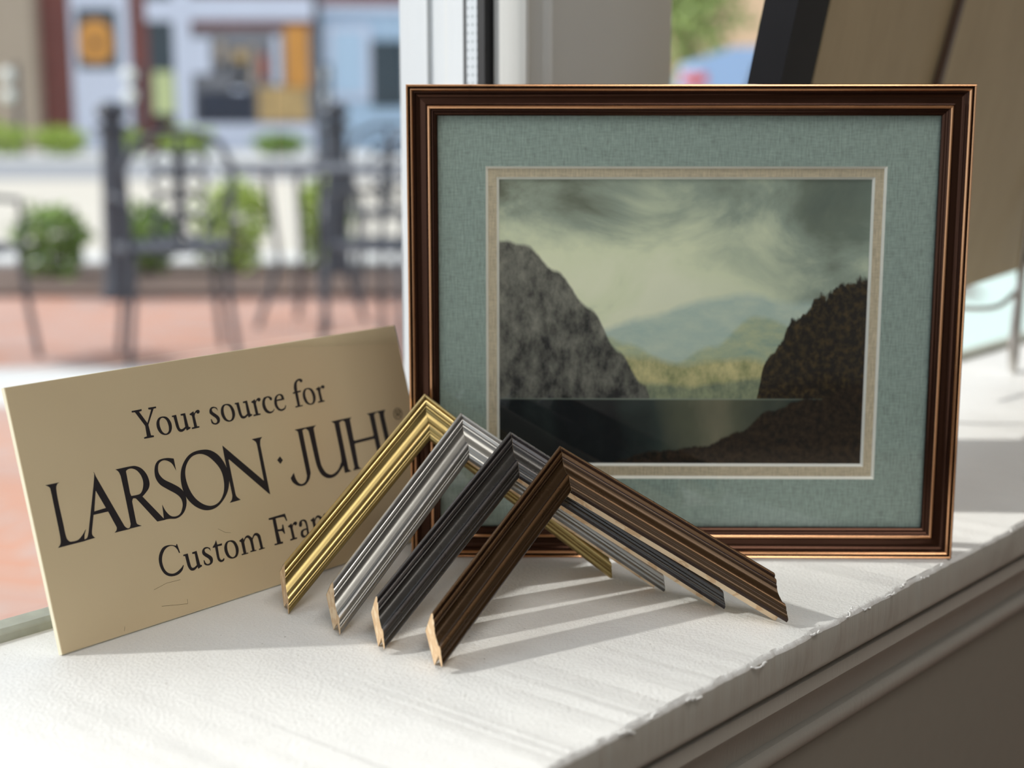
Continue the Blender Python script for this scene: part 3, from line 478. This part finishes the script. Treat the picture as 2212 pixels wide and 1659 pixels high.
# hairline scratches and scuffs near the lower edge
M_SCR = plain('scratch_line', lin((96, 78, 48)), 0.7)
for pts in (((0.070, 0.0215), (0.080, 0.0232), (0.0905, 0.0228)), ((0.073, 0.0105), (0.084, 0.0085), (0.092, 0.0072), (0.0925, 0.010)), ((0.127, 0.047), (0.132, 0.0435), (0.136, 0.0425)), ((0.0435, 0.003), (0.0445, 0.0055))):
    bm = bmesh.new(); tube(bm, [BP(a, b, 0.00005) for a, b in pts], 0.00009, 5); mk('scratch', bm, M_SCR, sign)
# ---------------------------------------------------------------- backed frames on the wire easel, far end of the sill
wv = V((0.55, 0.835, 0)).normalized(); nv = V((wv.y, -wv.x, 0)); ph = 0.2
PU = nv * math.sin(ph) + V((0, 0, math.cos(ph))); PNn = wv.cross(PU)      # PNn faces the room
PB = V((0.198, 1.205, 0.12))
def PP(a, b, c=0.0): return PB + wv * a + PU * b + PNn * c
M_PLY = NT('plywood_back'); v = M_PLY.coord((1, 1, 0.25)); f = M_PLY.noise(v, 22, 3); g = M_PLY.noise(M_PLY.coord((1, 1, 0.03)), 120, 2)
M_PLY.bsdf(M_PLY.mix(M_PLY.math('MULTIPLY_ADD', g, 0.4, M_PLY.math('MULTIPLY', f, 0.6)), lin((150, 134, 104)), lin((178, 162, 130))), 0.7); M_PLY = M_PLY.m
M_BLACKF = plain('black_frame_lacquer', (0.006, 0.006, 0.008), 0.6, 0, 30, 0.2, spec=0.15)
M_CHROME = plain('chrome_wire', (0.62, 0.60, 0.57), 0.22, 1.0, 20, 0.05)
r = root('display_panel', PP(0.12, 0, 0), 'large black edged panel seen from its tan back, leaning behind the picture frame', 'display panel')
bm = bmesh.new(); box(bm, (-0.074, -0.002, -0.022), (-0.016, 0.62, 0.004), PP); box(bm, (-0.016, -0.002, -0.022), (0.002, 0.62, -0.004), PP); mk('frame_rail', bm, M_BLACKF, r)
bm = bmesh.new(); box(bm, (0.002, 0.0, -0.014), (0.296, 0.62, -0.002), PP); mk('back_board', bm, M_PLY, r)
r = root('display_panel', PP(0.5, 0, 0), 'second tan backed panel standing on the wire easel at the far right', 'display panel')
def PQ(a, b, c=0.0): return PP(a + (b - 0.22) * 0.09, b, c)
bm = bmesh.new(); box(bm, (0.282, -0.006, 0.0), (0.290, 0.62, 0.0065), PQ); mk('edge_strip', bm, plain('dark_bronze_edge', lin((70, 50, 36)), 0.5), r)
bm = bmesh.new(); box(bm, (0.290, -0.006, 0.001), (0.95, 0.62, 0.006), PQ); mk('back_board', bm, M_PLY, r)
r = root('wire_easel', W(-0.68, 1.72, 0), 'chrome wire display easel carrying the tan panels at the far right', 'easel')
def wire(pts, rad=0.0032, sub=8):
    P_ = [V(p) for p in pts]; o = []
    for i in range(len(P_) - 1):
        p0, p1, p2, p3 = P_[max(i - 1, 0)], P_[i], P_[i + 1], P_[min(i + 2, len(P_) - 1)]
        for q_ in range(sub):
            t = q_ / sub; o.append(0.5 * ((2 * p1) + (-p0 + p2) * t + (2 * p0 - 5 * p1 + 4 * p2 - p3) * t * t + (-p0 + 3 * p1 - 3 * p2 + p3) * t ** 3))
    o.append(P_[-1]); return o
def L3(px, py, y):   # not used for layout of the picture; plain trig to place wires at a given distance
    return V(((px - 1106) / 3250 * (y * 1.02), y, 0.31 + y * math.tan(math.atan((829.5 - py) / 3250) - 0.18241)))
def wirepart(name, pts, rad=0.0032):
    bm = bmesh.new(); tube(bm, wire(pts), rad, 8); return mk(name, bm, M_CHROME, r, smooth=0.8)
foot = V((0.5888, 1.7546, 0.0045))
wirepart('leg', [foot + V((0.028, 0.02, 0.30)), foot + V((0.012, 0.0, 0.18)), foot + V((0.002, -0.004, 0.07)), foot + V((0.000, -0.005, 0.012)), foot + V((0.005, 0.0, -0.001)), foot + V((0.013, 0.02, 0.012)), foot + V((0.026, 0.055, 0.060)), foot + V((0.05, 0.12, 0.11))], 0.0042)
wirepart('shelf_wire', [foot + V((0.006, 0.0, 0.098)), foot + V((-0.004, -0.006, 0.088)), foot + V((-0.03, -0.03, 0.078)), foot + V((-0.075, -0.06, 0.080)), foot + V((-0.14, -0.11, 0.092)), foot + V((-0.22, -0.17, 0.105))], 0.003)
wirepart('leg', [foot + V((-0.20, -0.28, -0.0005)), foot + V((-0.205, -0.285, 0.03)), foot + V((-0.21, -0.29, 0.12)), foot + V((-0.20, -0.275, 0.2))], 0.0042)
bm = bmesh.new(); lathe(bm, [(0.005, 0), (0.009, 0.002), (0.009, 0.010), (0.005, 0.012)], foot + V((0.019, 0.0, 0.125)), 12); mk('clamp_knob', bm, M_BLACKF, r)

# ---------------------------------------------------------------- outdoors: ground
def slab(name, x0, x1, y0, y1, z0, z1, mt, label=None):
    bm = bmesh.new(); box(bm, (x0, y0, z0), (x1, y1, z1)); return tag(mk(name, bm, mt), label, kind='structure')
def mat_brick(name, a, b, mortar, scale, bw=0.5, bh=0.25, rot=(0, 0, 0), rough=0.9):
    s = NT(name); v = s.coord((1, 1, 1), rot); x = s.n('ShaderNodeTexBrick'); s.l(v, x.inputs['Vector'])
    x.inputs['Color1'].default_value = a; x.inputs['Color2'].default_value = b; x.inputs['Mortar'].default_value = mortar
    x.inputs['Scale'].default_value = scale; x.inputs['Mortar Size'].default_value = 0.012; x.inputs['Brick Width'].default_value = bw; x.inputs['Row Height'].default_value = bh
    n = s.noise(s.coord(), 1.1, 4); s.bsdf(s.mix(0.5, x.outputs['Color'], s.mix(n, lin((150, 120, 108)), lin((232, 205, 190))), 'MULTIPLY'), rough); return s.m
M_PAVE = mat_brick('brick_paving', lin((200, 150, 128)), lin((192, 164, 156)), lin((190, 180, 176)), 2.4, 0.5, 0.25, (0, 0, 0.3))
M_CONC = plain('pale_concrete', lin((196, 196, 196)), 0.9, 0, 1.2, 0.08)
M_ROAD = plain('sunlit_road', lin((186, 180, 170)), 0.9, 0, 0.5, 0.07)
M_ASPH = plain('grey_gutter', lin((140, 142, 148)), 0.9, 0, 0.8, 0.08)
M_MULCH = plain('bark_mulch', lin((96, 78, 70)), 1.0, 0, 6, 0.4, 0.6)
slab('ground_paving', -30, 16, 0.9, 9.3, GZ - .2, GZ, M_PAVE)
slab('ground_walk', 1.15, 16, 3.2, 9.3, GZ - .1, GZ + .006, plain('pale_green_concrete', lin((182, 202, 196)), 0.9, 0, 1.5, 0.06))
slab('ground_band', -14, 1.14, 5.0, 5.75, GZ - .1, GZ + .004, M_CONC)
slab('ground_bed', -14, 2.5, 7.95, 9.6, GZ - .1, GZ + .03, M_MULCH)
slab('ground_kerb', -30, 30, 9.3, 9.9, GZ - .2, GZ + .05, M_CONC)
slab('ground_road', -60, 60, 9.9, 21.5, GZ - .3, GZ - .02, M_ROAD)
slab('ground_gutter', -60, 60, 21.5, 27.0, GZ - .3, GZ - .01, M_ASPH)
slab('ground_sidewalk', -60, 60, 27.0, 60, GZ - .3, GZ + .06, M_CONC)

# bollards
M_IRON = plain('painted_dark_iron', lin((58, 62, 72)), 0.4, 0.1, 8, 0.15)
def bollard(x, y, label, h=1.02, rr=0.066):
    bm = bmesh.new()
    pr = [(rr * 1.35, 0), (rr * 1.35, .05), (rr * 1.15, .09), (rr * 1.08, .3), (rr * .95, h - .22), (rr * .9, h - .16), (rr * 1.4, h - .145), (rr * 1.4, h - .12), (rr * .75, h - .105), (rr * .7, h - .09)]
    pr += [(rr * (1.25 * math.sin(a)), h - .045 - .055 * math.cos(a)) for a in [0.75, 1.1, 1.5, 1.9, 2.3, 2.7, 3.0]]
    lathe(bm, pr, (x, y, GZ), 24); o = mk('bollard', bm, M_IRON, smooth=0.7)
    return tag(o, label, 'bollard', 'iron bollards along the kerb')
bollard(-2.07, 7.9, 'dark iron bollard with ball top nearest the window, left of the cafe chairs')
bollard(-1.03, 8.9, 'dark iron bollard half hidden behind the cafe table')
# cafe chairs and table
def chair(x, y, rot, label, h=0.9):
    c, s_ = math.cos(rot), math.sin(rot)
    def T(a, b, z): return V((x + a * c - b * s_, y + a * s_ + b * c, GZ + z))
    r = root('cafe_chair', (x, y, GZ), label, 'chair', 'iron cafe chairs on the brick patio')
    for (a, b) in ((-.19, -.18), (.19, -.18), (-.19, .18), (.19, .18)):
        bm = bmesh.new(); tube(bm, [T(a * 1.12, b * 1.12, 0), T(a, b, .22), T(a * .92, b * .92, .44)], .013, 8); mk('leg', bm, M_IRON, r)
    bm = bmesh.new()
    for k in range(9):
        a = -.20 + k * .05; box(bm, (a - .018, -.2, .44), (a + .018, .2, .452), T)
    tube(bm, [T(.22 * math.cos(q), .21 * math.sin(q), .446) for q in [i * math.pi / 12 for i in range(25)]], .014, 6)
    mk('seat', bm, M_IRON, r)
    bm = bmesh.new()
    tube(bm, [T(-.19, .18, .44), T(-.20, .21, .62), T(-.21, .23, .76), T(-.16, .24, h - .04), T(-.07, .245, h), T(.07, .245, h), T(.16, .24, h - .04), T(.21, .23, .76), T(.20, .21, .62), T(.19, .18, .44)], .014, 8)
    for k in range(4):       # scrolls
        for sgn in (-1, 1):
            z0 = .54 + k * .085; tube(bm, [T(sgn * (.055 + .045 * math.cos(q)), .215 + .012 * k, z0 + .042 * math.sin(q)) for q in [i * math.pi / 7 for i in range(15)]], .010, 6)
    tube(bm, [T(0, .19, .45), T(0, .22, .66), T(0, .245, h)], .012, 6); mk('backrest', bm, M_IRON, r)
    for sgn in (-1, 1):
        bm = bmesh.new(); tube(bm, [T(sgn * .20, .21, .64), T(sgn * .24, .05, .66), T(sgn * .24, -.12, .64), T(sgn * .20, -.17, .55), T(sgn * .19, -.17, .45)], .011, 6); mk('armrest', bm, M_IRON, r)
chair(-1.36, 6.05, 0.35 + math.pi, 'iron cafe chair with scrolled back standing left of the table')
chair(-0.50, 6.15, -0.6, 'iron cafe chair with scrolled back standing right of the table')
chair(-2.20, 5.95, 2.6, 'iron cafe chair cut by the left edge of the view')
chair(-0.62, 8.0, 0.2, 'iron cafe chair behind the table, beside the far bollard')
r = root('cafe_table', (-0.93, 6.95, GZ), 'round mesh topped iron cafe table between the chairs', 'table')
bm = bmesh.new(); lathe(bm, [(.40, .715), (.41, .722), (.40, .73)], (-0.93, 6.95, GZ), 40); mk('tabletop', bm, M_IRON, r)
for q in range(4):
    a = q * math.pi / 2 + .4; ca, sa = math.cos(a), math.sin(a)
    bm = bmesh.new(); tube(bm, [(-0.93 + .26 * ca, 6.95 + .26 * sa, GZ), (-0.93 + .15 * ca, 6.95 + .15 * sa, GZ + .3), (-0.93 + .2 * ca, 6.95 + .2 * sa, GZ + .71)], .014, 8); mk('leg', bm, M_IRON, r)
# shrubs
def mat_leaf(name, a, b):
    s = NT(name); n = s.noise(s.coord(), 14, 3); s.bsdf(s.mix(s.ramp(n, [(0.3, (0, 0, 0)), (0.7, (1, 1, 1))]), a, b), 0.6); return s.m
M_LEAF = mat_leaf('shrub_leaves', lin((70, 104, 52)), lin((150, 176, 84)))
M_LEAF2 = mat_leaf('yellow_green_leaves', lin((128, 160, 60)), lin((190, 204, 104)))
M_STEM = plain('shrub_stem', lin((84, 66, 50)), 0.9)
def shrub(x, y, rad, h, mt, label, group, n=900, z=0.0, leaf=0.05):
    rn = random.Random(int(abs(x) * 1000 + y * 77))
    r = root('shrub', (x, y, GZ + z), label, 'shrub', group)
    bm = bmesh.new()
    for i in range(n):
        th = rn.uniform(0, 2 * math.pi); cz = rn.uniform(-0.9, 1); rr = (0.62 + 0.38 * rn.random()) * (1 + 0.12 * math.sin(3 * th + x) + 0.1 * math.sin(5 * cz))
        sxy = math.sqrt(max(0, 1 - cz * cz)); p = V((x + rad * rr * sxy * math.cos(th), y + rad * rr * sxy * math.sin(th), GZ + z + h * 0.5 + h * 0.5 * rr * cz))
        d = V((rn.uniform(-1, 1), rn.uniform(-1, 1), rn.uniform(-.3, 1))).normalized(); e = d.cross(V((rn.uniform(-1, 1), rn.uniform(-1, 1), rn.uniform(-1, 1)))).normalized()
        L = leaf * rn.uniform(.6, 1.3); w_ = L * .42
        q = [bm.verts.new(c_) for c_ in (p, p + d * L * .5 + e * w_, p + d * L, p + d * L * .5 - e * w_)]; bm.faces.new(q)
    mk('foliage', bm, mt, r)
    bm = bmesh.new()
    for k in range(5):
        a = k * 1.3; tube(bm, [(x, y, GZ + z - .02), (x + rad * .35 * math.cos(a), y + rad * .35 * math.sin(a), GZ + z + h * .55)], .012, 6)
    mk('stem', bm, M_STEM, r)
GB = 'young shrubs in the mulch bed'
shrub(-2.66, 8.7, .21, .46, M_LEAF, 'round green shrub in the mulch bed left of the near bollard', GB)
shrub(-2.16, 8.95, .17, .44, M_LEAF, 'green shrub in the mulch bed right behind the near bollard', GB)
shrub(-1.66, 9.0, .22, .60, M_LEAF2, 'taller yellow green shrub behind the left cafe chair', GB)
shrub(-1.12, 9.2, .16, .62, M_LEAF2, 'narrow yellow green shrub beside the far bollard', GB)
GF = 'clipped hedge plants across the street'
for (x, rad, h, lb) in ((-9.85, .55, .62, 'bright hedge plant across the street, cut by the left edge'), (-8.65, .48, .55, 'bright hedge plant across the street, second from the left edge'), (-7.45, .40, .5, 'bright hedge plant across the street in front of the white door'), (-6.3, .5, .55, 'bright hedge plant across the street, right of the white door'), (-4.5, .5, .42, 'low hedge plant across the street under the shop display')):
    shrub(x, 29.3, rad, h, M_LEAF2 if x < -5 else M_LEAF, lb, GF, 700, 0.06, 0.11)
# thin globe lamps and the tall dark post across the street
M_GLOBE = plain('white_lamp_globe', (0.85, 0.85, 0.8), 0.4)
for x, lb in ((-9.75, 'twin globe street lamp across the street by the concrete pillar'), (-7.35, 'twin globe street lamp across the street by the white door'), (-3.6, 'twin globe street lamp across the street by the shop display')):
    r = root('street_lamp', (x, 30.2, GZ + .06), lb, 'street lamp', 'twin globe street lamps across the street')
    bm = bmesh.new(); lathe(bm, [(.10, 0), (.10, .1), (.06, .2), (.05, 1.7), (.08, 1.75)], (x, 30.2, GZ + .06), 12); mk('pole', bm, M_IRON, r)
    for dz in (1.02, 1.42):
        bm = bmesh.new(); lathe(bm, [(.13 * math.sin(a), .13 - .13 * math.cos(a)) for a in (.2, .6, 1., 1.4, 1.8, 2.2, 2.6, 3.0)], (x - .16, 30.15, GZ + .06 + dz), 12); mk('globe', bm, M_GLOBE, r)
bm = bmesh.new(); lathe(bm, [(.12, 0), (.12, .15), (.07, .25), (.06, 4.6)], (-3.22, 25.5, GZ), 12)
tag(mk('tall_post', bm, M_IRON), 'tall thin dark post across the street, right of the shop display', 'post')

bm = bmesh.new(); lathe(bm, [(.09, 0), (.07, .3), (.065, 6), (.06, 10.5)], (-12.0, SUN_BLOCK_Y, GZ), 16)  # pole added out of view to thin the sunlight on the sill
tag(mk('tall_post', bm, M_IRON), 'added unseen dark pole, well left of the shop window, softening the sun on the sill', 'post')
# ---------------------------------------------------------------- storefronts across the street
FY = 33.0
def piece(parent, name, x0, x1, z0, z1, mt, d0=0.0, d1=0.25):
    bm = bmesh.new(); box(bm, (x0, FY - d1, z0), (x1, FY - d0, z1)); return mk(name, bm, mt, parent)
M_BRICKW = mat_brick('red_brick_wall', lin((140, 82, 78)), lin((118, 70, 68)), lin((150, 120, 112)), 3.0, 0.5, 0.2, (math.pi / 2, 0, 0))
M_TAN = plain('tan_concrete_pillar', lin((168, 152, 134)), 0.9, 0, 1, 0.1)
M_WHITEP = plain('white_shopfront_paint', lin((205, 210, 226)), 0.6, 0, 2, 0.04)
M_DARKG = plain('dark_shop_glass', lin((44, 58, 66)), 0.15, 0, 2, 0.3)
M_GREYG = plain('grey_shop_glass', lin((120, 120, 126)), 0.2, 0, 0.8, 0.35)
M_ORANGE = plain('orange_poster', lin((204, 142, 66)), 0.7, 0, 3, 0.2)
M_NAVY = plain('navy_display', lin((40, 46, 62)), 0.7, 0, 3, 0.3)
M_YELL = plain('mustard_display', lin((184, 154, 104)), 0.7, 0, 2, 0.3)
M_LIME = plain('pale_green_poster', lin((198, 206, 150)), 0.7, 0, 3, 0.15)
M_BLUEW = plain('pale_blue_siding', lin((176, 200, 222)), 0.8, 0, 1, 0.05)
M_PEACH = plain('peach_stucco', lin((232, 196, 160)), 0.9, 0, 0.6, 0.08)
Z0 = GZ + .06
r = root('brick_building', (-8.5, FY, Z0), 'red brick shop building with white door and display window across the street', 'building')
piece(r, 'wall', -14, -9.42, Z0, 6.5, M_BRICKW, -6, .0)
piece(r, 'wall', -9.42, -6.9, 2.9, 6.5, M_BRICKW, -6, .0)
piece(r, 'wall', -8.18, -7.78, Z0, 2.9, M_BRICKW, -.4, .0)
piece(r, 'wall', -9.42, -4.2, Z0, 6.5, M_BRICKW, -6, -.3)
piece(r, 'pillar', -11.05, -10.1, Z0, 6.5, M_TAN, 0, .5)
dr = piece(r, 'door', -9.42, -8.18, Z0, 2.9, M_WHITEP, -.2, .08)
pn = piece(r, 'door_glass', -9.28, -8.42, 1.10, 2.36, M_DARKG, .08, .10)
bm = bmesh.new(); lathe(bm, [(.01, -.46), (.28, -.40), (.36, -.2), (.37, .1), (.30, .34), (.12, .44), (.01, .45)], (0, 0, 0), 20)
for v_ in bm.verts: v_.co = V((-8.88 + v_.co.x, FY - .16 + v_.co.y * .12, 1.68 + v_.co.z))
wr = mk('door_wreath', bm, M_ORANGE, r)
bm = bmesh.new(); lathe(bm, [(.01, -.09), (.08, -.04), (.08, .04), (.01, .09)], (0, 0, 0), 12)
for v_ in bm.verts: v_.co = V((-8.86 + v_.co.x, FY - .24 + v_.co.y * .4, 1.62 + v_.co.z))
mk('wreath_centre', bm, M_NAVY, wr)
wn_ = piece(r, 'side_window', -7.78, -7.22, 0.02, 2.9, M_DARKG, -.1, .02); piece(r, 'poster', -7.70, -7.26, 0.15, 1.05, M_LIME, .02, .04)
piece(r, 'column', -7.22, -6.86, Z0, 3.0, M_WHITEP, 0, .12)
piece(r, 'column', -7.80, -7.05, 2.1, 2.55, M_WHITEP, 0, .10)
piece(r, 'display_window', -6.86, -4.25, -.02, 2.1, M_GREYG, -.1, .02)
piece(r, 'window_head', -6.9, -4.2, 2.12, 2.6, M_WHITEP, 0, .14); piece(r, 'window_head', -6.86, -4.25, 1.94, 2.12, M_BRICKW, 0, .05)
piece(r, 'stall_riser', -6.9, -4.2, Z0, -.05, M_WHITEP, 0, .12)
for (a, b, c, d_, mt) in ((-6.85, -6.45, 1.0, 1.75, M_WHITEP), (-6.75, -5.55, -.02, .62, M_NAVY), (-6.45, -5.6, .7, 1.25, M_GREYG), (-5.45, -4.4, .0, .72, M_YELL), (-4.85, -4.35, .7, 2.0, M_ORANGE), (-5.95, -5.7, 1.0, 1.5, M_YELL), (-5.4, -5.25, .9, 1.4, plain('red_item', lin((170, 96, 80)), .7)), (-6.3, -6.15, .95, 1.7, M_TAN), (-5.62, -5.5, .75, 1.6, M_TAN), (-5.1, -4.95, .75, 1.8, M_WHITEP), (-6.0, -5.72, .62, .9, M_WHITEP)):
    piece(r, 'window_display', a, b, c, d_, mt, .03, .12)
r = root('blue_building', (-2.0, FY + .5, Z0), 'pale blue clapboard building across the street, right of the brick one', 'building')
piece(r, 'wall', -4.19, 3.0, Z0, 2.35, M_BLUEW, -6, -.3); piece(r, 'window_trim', -4.0, -3.05, .45, 2.05, M_WHITEP, -.3, -.2)
piece(r, 'window', -3.05, -2.3, .3, 1.7, M_DARKG, -.3, -.22); piece(r, 'window', -3.85, -3.2, .6, 1.9, M_BLUEW, -.2, -.15)
piece(r, 'roof', -4.19, 3.1, 2.3, 2.45, M_WHITEP, -6.1, -.1); piece(r, 'door', -1.8, -.8, Z0, 1.5, M_WHITEP, -.3, -.2)
r = root('peach_building', (6.5, 44, Z0), 'sunlit peach building seen through the right window', 'building')
FY = 44.0
piece(r, 'wall', 3.2, 16, Z0, 7.5, M_PEACH, -8, 0); piece(r, 'window', 7.9, 9.2, 1.2, 2.6, M_GREYG, 0, .05); piece(r, 'window', 6.6, 7.6, .2, 1.3, M_GREYG, 0, .05); piece(r, 'wall', -12, 3.2, Z0, 5.5, M_BRICKW, -9, -3)
# tree
def tree(x, y, label):
    rn = random.Random(5); r = root('tree', (x, y, GZ), label, 'tree')
    bm = bmesh.new(); tube(bm, [(x, y, GZ - .1), (x + .05, y, GZ + 1.2), (x - .05, y, GZ + 2.6)], .12, 10, radii=[.16, .12, .07]); mk('trunk', bm, M_STEM, r)
    bm = bmesh.new()
    for i in range(2600):
        p = V((rn.gauss(0, .34), rn.gauss(0, .4), rn.gauss(0, .8))) ; p = V((x, y, GZ + 3.0)) + p
        d = V((rn.uniform(-1, 1), rn.uniform(-1, 1), rn.uniform(-1, 1))).normalized(); e = d.cross(V((rn.uniform(-1, 1), rn.uniform(-1, 1), rn.uniform(-1, 1)))).normalized()
        q = [bm.verts.new(c_) for c_ in (p, p + d * .08 + e * .05, p + d * .17, p + d * .08 - e * .05)]; bm.faces.new(q)
    mk('crown', bm, M_LEAF, r)
tree(2.75, 24.0, 'green street tree seen just right of the mullion post')
# parked car
def car(x, y):
    r = root('car', (x, y, GZ), 'pale blue car parked in the street beyond the right window', 'car')
    M_CAR = plain('pale_blue_car_paint', lin((150, 186, 232)), 0.25, 0.1, 2, 0.03, coat=0.6)
    body = [(-2.1, .35), (-2.15, .7), (-2.12, 1.0), (-2.02, 1.42), (-1.7, 1.54), (-.6, 1.56), (.5, 1.50), (1.1, 1.1), (1.9, .95), (2.15, .75), (2.15, .35), (1.75, .30), (1.6, .52), (1.3, .62), (1.0, .52), (.88, .28), (-.88, .28), (-1.0, .52), (-1.3, .62), (-1.6, .52), (-1.75, .30)]
    bm = bmesh.new(); prism(bm, body, lambda a, b: V((x + a, y - .8, GZ + b)), lambda a, b: V((x + a, y + .8, GZ + b))); mk('body', bm, M_CAR, r)
    for wx in (-1.3, 1.3):
        for wy in (-.72, .72):
            bm = bmesh.new(); pr = [(.31 * math.cos(q * math.pi / 10), .31 + .31 * math.sin(q * math.pi / 10)) for q in range(20)]
            prism(bm, pr, lambda a, b: V((x + wx + a, y + wy - .1, GZ - .02 + b)), lambda a, b: V((x + wx + a, y + wy + .1, GZ - .02 + b))); mk('wheel', bm, M_BLACK, r)
    bm = bmesh.new(); prism(bm, [(-1.6, 1.04), (-1.5, 1.40), (-.1, 1.44), (-.1, 1.04)], lambda a, b: V((x + a, y - .812, GZ + b)), lambda a, b: V((x + a, y - .80, GZ + b))); prism(bm, [(0, 1.04), (0, 1.44), (.45, 1.42), (.9, 1.04)], lambda a, b: V((x + a, y - .812, GZ + b)), lambda a, b: V((x + a, y - .80, GZ + b))); mk('side_window', bm, M_DARKG, r)
    bm = bmesh.new(); box(bm, (x - 2.16, y - .815, GZ + 1.20), (x - 1.95, y - .6, GZ + 1.30)); mk('tail_light', bm, plain('red_lens', lin((226, 70, 66)), .3), r)
car(3.75, 15.0)
for o in bpy.data.objects:
    if '_w' in o: del o['_w']
